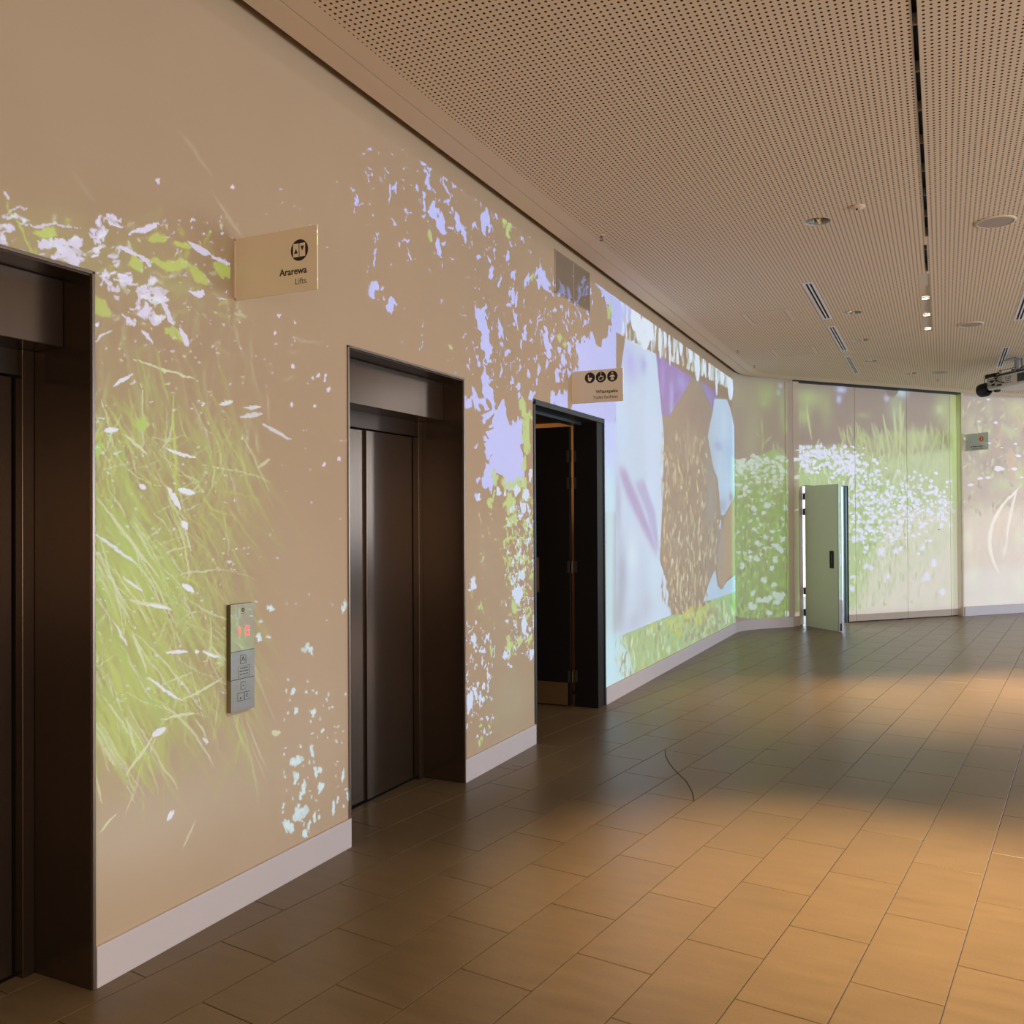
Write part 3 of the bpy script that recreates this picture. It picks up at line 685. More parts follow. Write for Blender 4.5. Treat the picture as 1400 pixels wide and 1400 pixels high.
# ------------------------------------------------------------------ what the projectors show
# The pictures are painted as light in wall metres: what is measured in the photograph's pixels is carried
# to the wall first, then painted; a lamp at each projector's place throws it on the walls.
rs = np.random.RandomState(11)
LIN = lambda c: np.where(np.array(c) / 255. <= .04045, np.array(c) / 255. / 12.92, ((np.array(c) / 255. + .055) / 1.055) ** 2.4)
class Canvas:
    def __init__(s, u0, u1, v0, v1, res, to_wall, amb):
        s.u0, s.u1, s.v0, s.v1, s.res, s.to_wall = u0, u1, v0, v1, res, to_wall
        s.W, s.H = int((u1 - u0) * res), int((v1 - v0) * res)
        s.c = np.zeros((s.H, s.W, 3), np.float32); s.amb = LIN(amb)
    def col(s, rgb): return np.clip(LIN(rgb) - s.amb, 0, None).astype(np.float32)
    def uv(s, p):
        p = np.asarray(p, float); u, v = s.to_wall(p[..., 0], p[..., 1])
        return np.stack([(u - s.u0) * s.res, (v - s.v0) * s.res], -1)
    def raster(s, q, pad=0):
        x0, y0 = np.floor(q.min(0)).astype(int) - pad; x1, y1 = np.ceil(q.max(0)).astype(int) + 1 + pad
        x0, y0 = max(x0, 0), max(y0, 0); x1, y1 = min(x1, s.W), min(y1, s.H)
        if x1 <= x0 or y1 <= y0: return None
        X = np.arange(x0, x1) + .5; Y = np.arange(y0, y1) + .5
        m_ = np.zeros((len(Y), len(X)), bool); a = q; b_ = np.roll(q, -1, 0)
        for (ax, ay), (bx, by) in zip(a, b_):
            if ay == by: continue
            rows = (Y >= min(ay, by)) & (Y < max(ay, by))
            if not rows.any(): continue
            xs = ax + (Y[rows] - ay) * (bx - ax) / (by - ay)
            m_[rows] ^= X[None, :] < xs[:, None]
        return m_.astype(np.float32), x0, y0, x1, y1
    def blend(s, r, color, a, tex=0, mode='over'):
        if r is None: return
        m_, x0, y0, x1, y1 = r; m_ = m_ * a
        if tex: m_ = m_ * (1 - tex * rs.rand(*m_.shape).astype(np.float32))
        d_ = s.c[y0:y1, x0:x1]; m_ = m_[..., None]
        if mode == 'add': d_ += m_ * color
        else: d_ += m_ * (color - d_)
    def poly(s, pts, rgb, a=1., soft=0, mode='over', tex=0):
        r = s.raster(s.uv(pts), pad=int(soft * 2))
        if r is None: return
        if soft:
            m_ = r[0]
            for _ in range(2): m_ = boxblur(m_, int(soft))
            r = (m_,) + r[1:]
        s.blend(r, s.col(rgb), a, tex, mode)
    def ribbon(s, p0, p1, p2, w_, rgb, a=1., taper=1.0, soft=0):
        t = np.linspace(0, 1, 9)[:, None]; p0, p1, p2 = map(np.array, (p0, p1, p2))
        c_ = (1 - t) ** 2 * p0 + 2 * t * (1 - t) * p1 + t * t * p2
        d_ = np.gradient(c_, axis=0); d_ /= np.linalg.norm(d_, axis=1, keepdims=True) + 1e-9
        n_ = np.stack([-d_[:, 1], d_[:, 0]], 1); ww = w_ / 2 * (np.sin(np.pi * np.clip(t * .92 + .04, 0, 1)) ** taper)
        s.poly(np.concatenate([c_ + n_ * ww, (c_ - n_ * ww)[::-1]]), rgb, a, soft)
    def line(s, p0, p2, w_, rgb, a=1., bend=0., taper=.7, soft=0):
        p0, p2 = np.array(p0, float), np.array(p2, float); d_ = p2 - p0
        s.ribbon(p0, (p0 + p2) / 2 + np.array([-d_[1], d_[0]]) * bend, p2, w_, rgb, a, taper, soft)
    def blot(s, x, y, rx, ry, rgb, a=1., jag=.35, n=11, rot_=0, soft=0, tex=0):
        th = np.linspace(0, 2 * np.pi, n, endpoint=False) + rs.rand() * 6; k = 1 + jag * (rs.rand(n) - .5) * 2
        px_, py_ = rx * k * np.cos(th), ry * k * np.sin(th); c_, s_ = math.cos(rot_), math.sin(rot_)
        s.poly(np.stack([x + c_ * px_ - s_ * py_, y + s_ * px_ + c_ * py_], 1), rgb, a, soft, tex=tex)
    def glow(s, x, y, rx, ry, rgb, a=1., mode='over'):
        q = s.uv([(x - 2 * rx, y), (x + 2 * rx, y), (x, y - 2 * ry), (x, y + 2 * ry)]); c_ = s.uv([(x, y)])[0]
        hx_, hy_ = abs(q[1, 0] - q[0, 0]) / 4, abs(q[3, 1] - q[2, 1]) / 4
        x0, x1 = int(max(c_[0] - 2.2 * hx_, 0)), int(min(c_[0] + 2.2 * hx_, s.W)); y0, y1 = int(max(c_[1] - 2.2 * hy_, 0)), int(min(c_[1] + 2.2 * hy_, s.H))
        if x1 <= x0 or y1 <= y0: return
        X = (np.arange(x0, x1) - c_[0]) / hx_; Y = (np.arange(y0, y1) - c_[1]) / hy_
        m_ = np.exp(-1.4 * (X[None] ** 2 + Y[:, None] ** 2)).astype(np.float32)
        s.blend((m_, x0, y0, x1, y1), s.col(rgb), a, mode=mode)
def boxblur(m_, k):
    if k < 1: return m_
    for ax in (0, 1):
        p = np.pad(m_, [(k + 1, k) if i == ax else (0, 0) for i in (0, 1)], mode='edge'); c_ = np.cumsum(p, ax)
        n_ = m_.shape[ax]; m_ = (np.take(c_, np.arange(2 * k + 1, 2 * k + 1 + n_), ax) - np.take(c_, np.arange(0, n_), ax)) / (2 * k + 1)
    return m_.astype(np.float32)
def vnoise(h, w__, cy, cx):
    gy, gx = int(h / cy) + 3, int(w__ / cx) + 3; g = rs.rand(gy, gx).astype(np.float32)
    y = np.arange(h) / cy; x = np.arange(w__) / cx; iy, ix = y.astype(int), x.astype(int); fy, fx = y - iy, x - ix
    fy, fx = (fy * fy * (3 - 2 * fy))[:, None], (fx * fx * (3 - 2 * fx))[None]
    a = g[iy][:, ix]; b_ = g[iy][:, ix + 1]; c_ = g[iy + 1][:, ix]; d_ = g[iy + 1][:, ix + 1]
    return ((a * (1 - fx) + b_ * fx) * (1 - fy) + (c_ * (1 - fx) + d_ * fx) * fy).astype(np.float32)
def leftwall(px, py):
    d_ = ray(np.asarray(px, float), np.asarray(py, float)); t = -CAM[0] / d_[..., 0]
    return d_[..., 1] * t, CAM[2] + d_[..., 2] * t
PF = np.array([5.6, 10.0, 2.60])                # the projector that lights the far wall
_cp = np.array([[0, y_, 0] for y_ in np.arange(12., 12.7, .1)] + curve[:-1] + [far_pt(t_) for t_ in np.arange(-.55, .3, .1)])
_v = _cp - CAM; _px = 700 + FPX * (_v @ rgt) / (_v @ fwd)
def farwall(px, py):
    px = np.asarray(px, float); d_ = ray(px, np.asarray(py, float))
    off = np.where((px > 1086) & (px < 1313.5), PO, 0.0)
    t = ((A - CAM) @ N - off) / (d_ @ N); p = CAM + d_ * t[..., None]
    gx = np.interp(px, _px, _cp[:, 0]); gy = np.interp(px, _px, _cp[:, 1]); k = np.hypot(gx - CAM[0], gy - CAM[1]) / np.hypot(d_[..., 0], d_[..., 1])
    p = np.where(((px < 1070) & (px > 985))[..., None], CAM + d_ * k[..., None], p)       # round the corner
    q = p - PF; k = ((A - PF) @ N) / (q @ N); p = PF + q * k[..., None]      # along the projector's ray to the wall face
    return (p - A) @ D, p[..., 2]

LC = Canvas(.2, 12.95, .135, 3.70, 260, leftwall, (168, 140, 112))
U = rs.uniform
LIL, WHT, SKY = (218, 208, 226), (226, 226, 232), (196, 196, 240)
YG, GR, GD, PALE = (190, 196, 112), (176, 180, 112), (172, 160, 108), (210, 210, 172)

# -- grass and flowers over the first lift and the call panel
for x, y, rx, ry, c_, a in ((60, 330, 90, 50, GD, .5), (200, 370, 100, 60, GD, .5), (160, 620, 70, 120, (172, 160, 108), .5), (150, 820, 80, 130, GR, .62), (230, 900, 90, 120, (172, 162, 112), .5),
                            (140, 980, 60, 110, (176, 178, 112), .6), (300, 700, 70, 140, (174, 152, 112), .4), (280, 1080, 180, 120, (182, 162, 138), .55), (180, 1130, 150, 70, (186, 168, 146), .5), (420, 1000, 90, 200, (184, 160, 136), .5), (400, 800, 90, 160, (180, 154, 126), .4)):
    LC.glow(x, y, rx, ry, c_, a)
for k in range(420):                           # fine grass behind
    x, y = U(112, 340), U(520, 1010); l = U(30, 130); s_ = U(.15, .8) if rs.rand() < .72 else -U(.2, .9)
    LC.line((x, y), (x + l * s_, y + l), U(1, 3.2), (GD, GR, GR, YG)[rs.randint(4)], U(.18, .6), U(-.15, .15), soft=rs.randint(0, 2))
for k in range(150):
    x, y = U(120, 350), U(380, 640); l = U(30, 110)
    LC.line((x, y), (x + l * U(-.25, .35), y + l), U(1, 2.6), (GD, GR, PALE)[rs.randint(3)], U(.12, .4), U(-.12, .12), soft=1)
DRK = (0, 0, 0)
for k in range(150):                           # clumps: each a handful of blades that lean the same way, with dark gaps
    x, y = 118 + 205 * rs.rand() ** 1.25, U(520, 1000); th = rs.choice([1.05, 1.2, 1.35, 1.75, 1.95], p=[.34, .26, .16, .12, .12]) + rs.normal(0, .08); near = max(0, 1 - (x - 118) / 190)
    for j in range(rs.randint(5, 13)):
        l = U(35, 120); t2 = th + rs.normal(0, .12); x1, y1 = x + rs.normal(0, 12), y + rs.normal(0, 22); x2, y2 = x1 + l * math.cos(t2), y1 + l * math.sin(t2)
        c_ = (GR, YG, (170, 188, 108), PALE, DRK, GD)[rs.choice(6, p=[.26, .2, .2, .1, .14, .1])]
        LC.ribbon((x1, y1), ((x1 + x2) / 2 + U(-4, 10), (y1 + y2) / 2 - U(-4, 10)), (x2, y2), U(.9, 2.6) + near, c_, U(.3, .8) * (.55 + .45 * near), .8)
for k in range(60):                            # broad near blades at the lift edge
    x, y = U(118, 170), U(640, 930); l = U(60, 170)
    LC.line((x, y), (x + l * U(.3, .62), y + l), U(2.5, 7), (GR, YG, (176, 192, 104))[rs.randint(3)], U(.35, .85), U(-.1, .12), soft=1)
for k in range(110):
    x, y = U(122, 300), U(560, 960); l = U(18, 70); s_ = U(-1.6, 1.6)
    LC.line((x, y), (x + l * s_, y + l * U(.2, 1)), U(1.2, 3.2), (PALE, YG, (196, 204, 150), GR)[rs.randint(4)], U(.35, .8), U(-.25, .25))
for k in range(26):                            # fans of blades that bend over to the right
    x, y = U(118, 210), U(700, 1000)
    for j in range(rs.randint(4, 9)):
        l = U(60, 150); th = U(.85, 1.25); x2, y2 = x + l * math.cos(th), y + l * math.sin(th)
        LC.ribbon((x + U(-6, 6), y + U(-14, 14)), ((x + x2) / 2 + U(-8, 14), (y + y2) / 2 - U(0, 14)), (x2, y2), U(1.5, 4), (GR, YG, (176, 192, 112), PALE)[rs.randint(4)], U(.3, .75), .8)
for k in range(120):                           # thin leaves and stems above the lifts
    x, y = U(0, 320), U(300, 480); l = U(8, 30); th = U(0, 6.3)
    LC.line((x, y), (x + l * math.cos(th), y + l * math.sin(th)), U(2, 6), (GD, YG, GR, PALE)[rs.randint(4)], U(.25, .7), U(-.2, .2), soft=1)
for x0, y0, x1, y1, w__, c_, a in (
    (0, 292, 37, 283, 3, LIL, .8), (20, 307, 110, 312, 4, LIL, .8), (3, 268, 45, 352, 3.5, YG, .8), (0, 263, 10, 274, 5, LIL, .8), (175, 323, 218, 308, 8, LIL, 1), (200, 332, 226, 322, 12, YG, .8), (160, 338, 188, 346, 8, LIL, 1), (186, 344, 208, 368, 8, LIL, .9),
    (180, 346, 192, 372, 12, YG, .9), (205, 360, 262, 366, 16, YG, .9), (262, 368, 284, 394, 15, YG, .8), (237, 330, 262, 340, 10, YG, .9), (257, 330, 286, 349, 8, LIL, .9), (285, 350, 322, 364, 6, LIL, .9), (290, 360, 321, 384, 19, YG, .75),
    (215, 392, 278, 396, 13, GD, .7), (257, 397, 279, 404, 7, LIL, 1), (297, 408, 311, 410, 4, LIL, .7), (217, 410, 238, 446, 8, LIL, .9), (246, 449, 260, 472, 9, LIL, .95), (165, 430, 181, 444, 6, LIL, .9), (192, 451, 211, 469, 8, LIL, .95), (226, 450, 250, 466, 13, YG, .8),
    (124, 404, 146, 432, 18, YG, .8), (122, 473, 152, 450, 3.5, WHT, .8), (180, 492, 275, 524, 3, PALE, .9), (155, 528, 179, 511, 6, WHT, .9), (210, 470, 232, 560, 4, GR, .7), (232, 440, 300, 620, 4, GD, .8), (292, 460, 340, 640, 5, GD, .7), (300, 640, 345, 560, 3, GD, .7),
    (122, 607, 142, 591, 4, YG, .9), (142, 590, 162, 588, 8, WHT, 1), (123, 627, 139, 606, 14, (176, 200, 96), .9), (170, 595, 202, 622, 4.5, PALE, .9), (235, 540, 240, 690, 4.5, YG, .8), (225, 613, 268, 627, 5, WHT, .9), (190, 664, 200, 670, 7, WHT, .9), (125, 670, 250, 880, 8, (178, 186, 112), .85),
    (122, 727, 189, 772, 4.5, WHT, .8), (130, 680, 218, 792, 5, PALE, .8), (242, 670, 267, 676, 8, WHT, 1), (228, 667, 246, 697, 7, WHT, .9), (249, 713, 256, 724, 7, WHT, 1), (253, 722, 261, 754, 3, PALE, .8), (249, 800, 264, 810, 8, WHT, 1), (175, 822, 237, 836, 6, PALE, .95), (200, 828, 232, 834, 4, WHT, .9),
    (232, 825, 272, 905, 8, (176, 184, 118), .8), (265, 827, 276, 872, 6, GR, .8), (180, 860, 201, 922, 3.5, PALE, .9), (200, 927, 248, 958, 4.5, WHT, .9), (247, 957, 303, 929, 3.5, PALE, .9), (172, 1062, 212, 1004, 4, PALE, .9), (207, 1008, 226, 996, 9, WHT, .9), (222, 1005, 221, 1042, 9, GR, .8),
    (172, 980, 188, 1036, 3.5, PALE, .8), (125, 977, 176, 941, 3.5, GR, .8), (155, 1045, 173, 1075, 7, GR, .8), (225, 893, 256, 891, 5, WHT, .9), (277, 890, 301, 900, 4.5, WHT, .9), (217, 986, 273, 976, 4, PALE, .9), (229, 1124, 237, 1108, 6, WHT, .9), (135, 1140, 158, 1114, 3, PALE, .8), (268, 1120, 250, 1160, 3, PALE, .5),
    (265, 892, 271, 893, 5, WHT, 1), (157, 855, 176, 885, 4, WHT, .7), (168, 790, 194, 808, 4, WHT, .8), (150, 1078, 180, 1092, 2, GR, .6), (300, 1075, 312, 1035, 2, GR, .6), (130, 1060, 140, 1100, 3, PALE, .7), (277, 1010, 284, 1018, 5, WHT, .7), (268, 985, 283, 1012, 3, PALE, .7),
    (300, 553, 318, 548, 6, WHT, .8), (328, 570, 360, 565, 6, WHT, .6), (358, 580, 398, 602, 5, WHT, .6), (331, 560, 357, 556, 5, WHT, .7), (352, 640, 370, 628, 5, PALE, .6)):
    LC.line((x0, y0), (x1, y1), w__, c_, a, U(-.06, .06), taper=.8)
for x, y, r_, n_ in ((85, 340, 17, 26), (102, 350, 11, 14), (135, 301, 6, 8), (152, 303, 8, 10), (160, 310, 5, 5), (136, 323, 10, 14), (131, 341, 8, 8), (147, 382, 9, 12), (172, 383, 11, 14), (200, 400, 15, 16), (222, 408, 12, 12), (8, 308, 10, 12), (4, 330, 8, 8), (215, 436, 9, 9), (54, 352, 5, 4), (190, 425, 13, 10), (160, 350, 10, 8), (176, 441, 6, 6), (108, 330, 8, 8), (30, 300, 6, 5), (128, 423, 4, 3), (129, 443, 3, 3), (150, 395, 12, 8)):
    for k in range(n_): LC.blot(x + rs.randn() * r_ * .5, y + rs.randn() * r_ * .5, U(2, r_ * .45 + 2), U(1.5, r_ * .35 + 1.5), LIL if rs.rand() < .75 else WHT, U(.6, .95))
for k in range(9): LC.line((63, 326), (63 + 17 * math.cos(-2.9 + k * .34), 326 + 16 * math.sin(-2.9 + k * .34)), 5, YG, .9)
for k in range(8): LC.line((193, 590), (193 + 15 * math.cos(-2.6 + k * .3), 590 + 22 * math.sin(-2.6 + k * .3)), 4, (180, 196, 96), .9)
for k in range(230):
    x, y = U(0, 330), U(300, 500); LC.blot(x, y, U(.8, 2.6), U(.8, 2.2), LIL if rs.rand() < .6 else PALE, U(.3, .8))
for k in range(170):
    x, y = U(120, 340), U(520, 960); LC.blot(x, y, U(.8, 3.2), U(.8, 2.2), WHT if rs.rand() < .6 else PALE, U(.3, .8))
for k in range(60):
    x, y = U(330, 475), U(240, 860); LC.blot(x, y, U(.7, 2), U(.8, 2.2), LIL, U(.25, .6))
for x0, y0, x1, y1, a in ((225, 305, 275, 420, .3), (285, 260, 335, 330, .35), (290, 240, 245, 180, .3), (318, 370, 360, 330, .2), (100, 240, 130, 270, .2), (398, 460, 440, 472, .35), (390, 480, 412, 482, .3), (385, 520, 402, 516, .3), (366, 535, 367, 580, .3)):
    LC.line((x0, y0), (x1, y1), 2.2, PALE, a, soft=1)
for x, y in ((216, 247), (264, 305), (278, 320), (305, 318), (382, 432), (401, 503), (403, 440), (445, 515), (444, 521), (434, 514), (427, 517), (430, 555), (399, 555), (443, 636), (463, 627), (317, 255), (450, 532), (375, 455)):
    LC.blot(x, y, 2.2, 3, LIL, .9)
for x, y, rx, ry in ((370, 831, 7, 5), (355, 872, 5, 7), (367, 872, 5, 2), (356, 850, 3, 3), (420, 887, 7, 8), (400, 945, 4, 6), (419, 947, 2.5, 3), (432, 947, 2, 3), (405, 972, 4, 5), (429, 976, 4, 7), (440, 1000, 3, 3), (425, 1027, 4, 11), (402, 1042, 9, 9), (403, 1063, 4, 9), (431, 1056, 4, 8),
                     (438, 1053, 3, 7), (438, 1077, 5, 11), (415, 1080, 4, 12), (410, 1088, 3, 6), (406, 1115, 9, 14), (396, 1130, 5, 12), (390, 1125, 3, 10), (456, 1102, 3, 12), (468, 1062, 3, 10), (417, 1142, 6, 5), (430, 1118, 3, 7), (462, 1096, 2.5, 6), (422, 1128, 3, 6), (476, 1085, 2, 9), (470, 830, 3, 9)):
    for k in range(4): LC.blot(x + rs.randn() * rx * .35, y + rs.randn() * ry * .35, rx * .55, ry * .55, (206, 222, 222), U(.6, .95), jag=.6)
for k in range(70): LC.blot(U(385, 478), U(930, 1150), U(.8, 2), U(1, 3), (206, 222, 222), U(.4, .9))
LC.blot(377, 1003, 6, 5, PALE, .8)

# -- the tree: sky between its leaves, edges broken up into leaves
def leafy(canvas, polys, blobs, rgb, amp, cell, u_range, grain=.0, a=1.0):
    """fills outlines with a ragged, leaf-sized edge"""
    i0, i1 = [int((v_ - canvas.u0) * canvas.res) for v_ in u_range]; i0, i1 = max(0, i0), min(canvas.W, i1)
    m_ = np.zeros((canvas.H, canvas.W), np.float32)
    for q in polys:
        r = canvas.raster(canvas.uv(q))
        if r: m_[r[2]:r[4], r[1]:r[3]] = np.maximum(m_[r[2]:r[4], r[1]:r[3]], r[0])
    for x, y, rx, ry, ro_ in blobs:
        th = np.linspace(0, 2 * np.pi, 10, endpoint=False); c_, s_ = math.cos(ro_), math.sin(ro_)
        r = canvas.raster(canvas.uv(np.stack([x + c_ * rx * np.cos(th) - s_ * ry * np.sin(th), y + s_ * rx * np.cos(th) + c_ * ry * np.sin(th)], 1)))
        if r: m_[r[2]:r[4], r[1]:r[3]] = np.maximum(m_[r[2]:r[4], r[1]:r[3]], r[0])
    h, w__ = canvas.H, i1 - i0; c1, c2 = cell * canvas.res, cell * canvas.res * .42
    dx = (vnoise(h, w__, c1, c1) - .5) * 2 * amp * canvas.res + (vnoise(h, w__, c2, c2) - .5) * amp * canvas.res
    dy = (vnoise(h, w__, c1, c1) - .5) * 2 * amp * canvas.res + (vnoise(h, w__, c2, c2) - .5) * amp * canvas.res
    yy, xx = np.mgrid[0:h, i0:i1]
    r = m_[np.clip(yy + dy, 0, h - 1).astype(int), np.clip(xx + dx, 0, canvas.W - 1).astype(int)]
    if grain: r = r * (vnoise(h, w__, c2, c2) > grain)
    d_ = canvas.c[:, i0:i1]; d_ += (r * a)[..., None] * (canvas.col(rgb) - d_)
S1 = [(811, 383), (818, 380), (826, 388), (862, 411), (868, 432), (856, 440), (856, 455), (842, 456), (842, 584), (826, 580), (749, 553), (753, 547), (753, 537), (757, 531), (761, 538), (767, 533), (776, 540), (777, 508), (786, 506), (790, 496), (791, 487), (789, 484), (787, 474), (791, 469), (796, 461), (804, 467), (810, 456), (814, 468), (820, 474), (823, 467), (830, 456), (836, 445), (835, 430), (828, 412), (822, 400), (814, 392)]
S2 = [(649, 420), (653, 427), (659, 427), (662, 419), (664, 426), (669, 428), (664, 431), (666, 443), (669, 457), (670, 469), (673, 480), (669, 484), (673, 495), (665, 493), (664, 503), (668, 514), (678, 520), (667, 521), (667, 530), (673, 534), (674, 554), (684, 549), (689, 544), (692, 550), (691, 561), (694, 576), (700, 580), (706, 574), (710, 567), (714, 571), (714, 600), (716, 602), (713, 616), (716, 635), (716, 658), (704, 660), (698, 669), (691, 663), (688, 658), (679, 650), (676, 660), (668, 668), (664, 669), (659, 658), (657, 652), (661, 644), (664, 632), (668, 636), (671, 626), (662, 620), (664, 609), (660, 600), (663, 590), (668, 583), (676, 566), (668, 572), (661, 580), (657, 570), (648, 558), (640, 565), (634, 560), (634, 537), (641, 547), (645, 533), (653, 541), (659, 545), (660, 520), (657, 511), (662, 500), (662, 480), (657, 478), (656, 470), (658, 455), (654, 445), (649, 437)]
S3 = [(744, 443), (749, 450), (748, 457), (751, 467), (759, 481), (754, 480), (750, 487), (747, 486), (748, 477), (744, 464), (743, 457), (738, 458), (742, 451)]
S4 = [(701, 426), (706, 426), (707, 441), (711, 451), (704, 443), (700, 436)]
S5 = [(736, 424), (738, 441), (735, 454), (734, 449), (735, 434)]
S6 = [(684, 436), (686, 453), (689, 464), (681, 460), (679, 451)]
SA = [(659, 296), (663, 288), (669, 296), (676, 316), (671, 308), (665, 324), (661, 316), (659, 302)]
SB = [(731, 371), (739, 366), (746, 379), (753, 398), (746, 395), (740, 396), (734, 385)]
SC_ = [(589, 275), (594, 274), (596, 286), (603, 289), (608, 301), (613, 318), (607, 320), (599, 311), (593, 298), (589, 289)]
SD = [(599, 226), (604, 226), (610, 242), (617, 244), (623, 255), (617, 251), (611, 248), (611, 258), (614, 272), (614, 279), (609, 275), (611, 269), (606, 256), (606, 246)]
SE = [(581, 249), (584, 238), (587, 244), (588, 256), (584, 256)]
SF = [(622, 296), (626, 295), (633, 305), (636, 325), (632, 327), (627, 314), (623, 311)]
SG = [(595, 331), (599, 330), (602, 344), (601, 356), (596, 342)]
bl = [(x, y, rx, ry, 0) for x, y, rx, ry in ((536, 263, 3, 7), (530, 268, 2, 8), (538, 254, 2, 5), (569, 254, 3, 5), (554, 288, 5, 4), (539, 307, 2, 4), (545, 338, 3, 5), (554, 329, 4, 5), (515, 351, 2, 10), (511, 393, 4, 13), (536, 416, 5, 9), (535, 361, 2, 3), (581, 284, 3, 8), (579, 298, 3, 3), (579, 268, 2, 6),
      (591, 261, 2, 4), (616, 311, 2, 6), (606, 329, 4, 3), (620, 286, 1.5, 4), (628, 259, 2, 5), (652, 271, 2, 5), (659, 278, 2, 3), (680, 294, 2.5, 6), (648, 310, 4, 5), (694, 351, 3, 7), (702, 377, 3, 6), (720, 385, 3, 7), (669, 372, 4, 9), (684, 386, 2, 5), (700, 405, 3, 11), (707, 410, 3, 9), (696, 421, 3, 4), (768, 397, 4, 9), (778, 402, 3, 7),
      (792, 402, 2, 10), (785, 414, 3, 5), (802, 395, 2, 8), (798, 384, 2, 6), (757, 424, 3, 5), (725, 440, 2, 4), (716, 454, 2, 8), (713, 470, 2, 8), (695, 482, 4, 6), (672, 446, 2, 5), (686, 476, 2, 6), (733, 486, 2, 5), (765, 480, 2, 9), (779, 476, 3, 6), (771, 492, 3, 7), (737, 508, 3, 8), (748, 500, 3, 7), (763, 512, 3, 9), (770, 516, 2, 8),
      (708, 527, 3, 3), (710, 540, 3, 6), (687, 512, 3, 5), (700, 517, 2, 7), (652, 490, 2, 8), (654, 500, 2, 3), (728, 542, 4, 7), (648, 603, 5, 4), (653, 660, 3, 5), (653, 682, 5, 5), (711, 504, 1, 7), (722, 512, 2, 4), (733, 524, 2, 5), (655, 348, 2, 5), (668, 355, 2, 4), (676, 347, 2, 2), (713, 330, 2, 4), (704, 310, 2, 2),
      (560, 346, 1.5, 5), (486, 268, 2, 6), (486, 284, 1.5, 3), (491, 274, 1, 2), (498, 371, 1.5, 3), (504, 399, 2, 2), (521, 402, 2, 2), (506, 415, 1.5, 2), (555, 420, 2, 2), (601, 366, 1, 3), (519, 240, 2, 3), (507, 239, 2, 3), (499, 238, 1.5, 3), (572, 236, 1, 2), (530, 234, 1.5, 3))]
for k in range(230):
    x, y = rs.normal(690, 55), rs.normal(440, 85)
    if 480 < x < 800 and 200 < y < 560: bl.append((x, y, U(.35, 1.1), U(.6, 3), U(-.3, .3)))
for k in range(110): bl.append((U(500, 650), U(150, 350), U(.5, 1.3), U(.8, 3), U(-.4, .1)))
for k in range(90): bl.append((U(745, 812), U(385, 520), U(.5, 1.6), U(1, 5), U(-.4, .1)))
for k in range(14): bl.append((U(560, 640), U(120, 235), U(2, 5), U(4, 12), U(-.4, .1)))
leafy(LC, [S1, S2, S3, S4, S5, S6, SA, SB, SC_, SD, SE, SF, SG], bl, (192, 192, 236), .034, .055, (3.2, 8.2))
# branches crossing the sky
for p0, p2, w__ in (((640, 560), (668, 600), 4), ((634, 575), (672, 560), 4), ((650, 600), (676, 566), 5), ((636, 600), (660, 570), 5), ((645, 545), (655, 600), 4), ((660, 590), (675, 585), 3), ((655, 552), (662, 562), 6), ((665, 545), (672, 560), 6), ((640, 585), (650, 610), 7)):
    LC.line(p0, p2, w__, (0, 0, 0), 1.0, taper=.6)
for k in range(22): LC.blot(U(634, 662), U(556, 604), U(1.5, 4), U(2, 6), (0, 0, 0), 1.0, jag=.6)
# sunlit leaves and the speckle underneath
yg2 = (190, 204, 132)
gb = [(678, 655, 5, 9, 0), (704, 664, 9, 9, 0), (697, 688, 8, 13, 0), (672, 680, 3, 9, .4), (668, 690, 3, 5, 0), (670, 694, 3, 5, 0), (690, 662, 3, 7, 0), (700, 712, 6, 9, 0), (700, 735, 2.5, 5, 0), (688, 744, 3, 6, 0), (719, 718, 4, 7, 0), (726, 725, 3, 7, 0), (719, 610, 5, 12, 0), (717, 635, 3, 10, 0), (719, 590, 5, 16, 0), (716, 560, 4, 13, 0), (722, 572, 4, 10, 0), (712, 553, 3, 9, 0), (716, 660, 4, 9, 0),
      (719, 680, 5, 8, 0), (690, 302, 3, 6, 0), (697, 308, 3, 7, 0), (589, 324, 3, 6, 0), (615, 475, 4, 4, 0), (613, 492, 1, 6, 0), (836, 420, 2, 9, 0), (832, 428, 2.5, 9, 0), (728, 378, 3, 3, 0), (694, 320, 2, 5, 0), (765, 462, 3, 5, 0), (772, 472, 3, 4, 0), (747, 548, 4, 2, 0), (697, 735, 4, 4, 0), (716, 812, 2, 7, 0), (702, 832, 3, 9, 0), (709, 826, 3, 4, 0), (720, 848, 3, 9, 0), (710, 878, 4, 6, 0), (723, 876, 3, 6, 0),
      (695, 884, 3, 6, 0), (672, 890, 2, 6, 0), (656, 1012, 3.5, 3.5, 0), (669, 995, 2, 6, 0), (657, 994, 2, 4, 0), (657, 830, 2, 5, 0), (694, 1002, 1.5, 1.5, 0), (718, 740, 3, 4, 0), (705, 760, 3, 4, 0), (716, 766, 4, 6, 0)]
for k in range(170): gb.append((U(690, 731), U(655, 900), U(.6, 1.8), U(.8, 4.5), 0))
for k in range(60): gb.append((U(640, 700), U(690, 860), U(.5, 1.2), U(.6, 2.2), 0))
leafy(LC, [], gb, yg2, .030, .040, (4.8, 6.0), a=.9); leafy(LC, [], [g_ for g_ in gb if g_[0] < 632 or g_[1] < 480], yg2, .02, .04, (4.0, 7.8), a=.8)
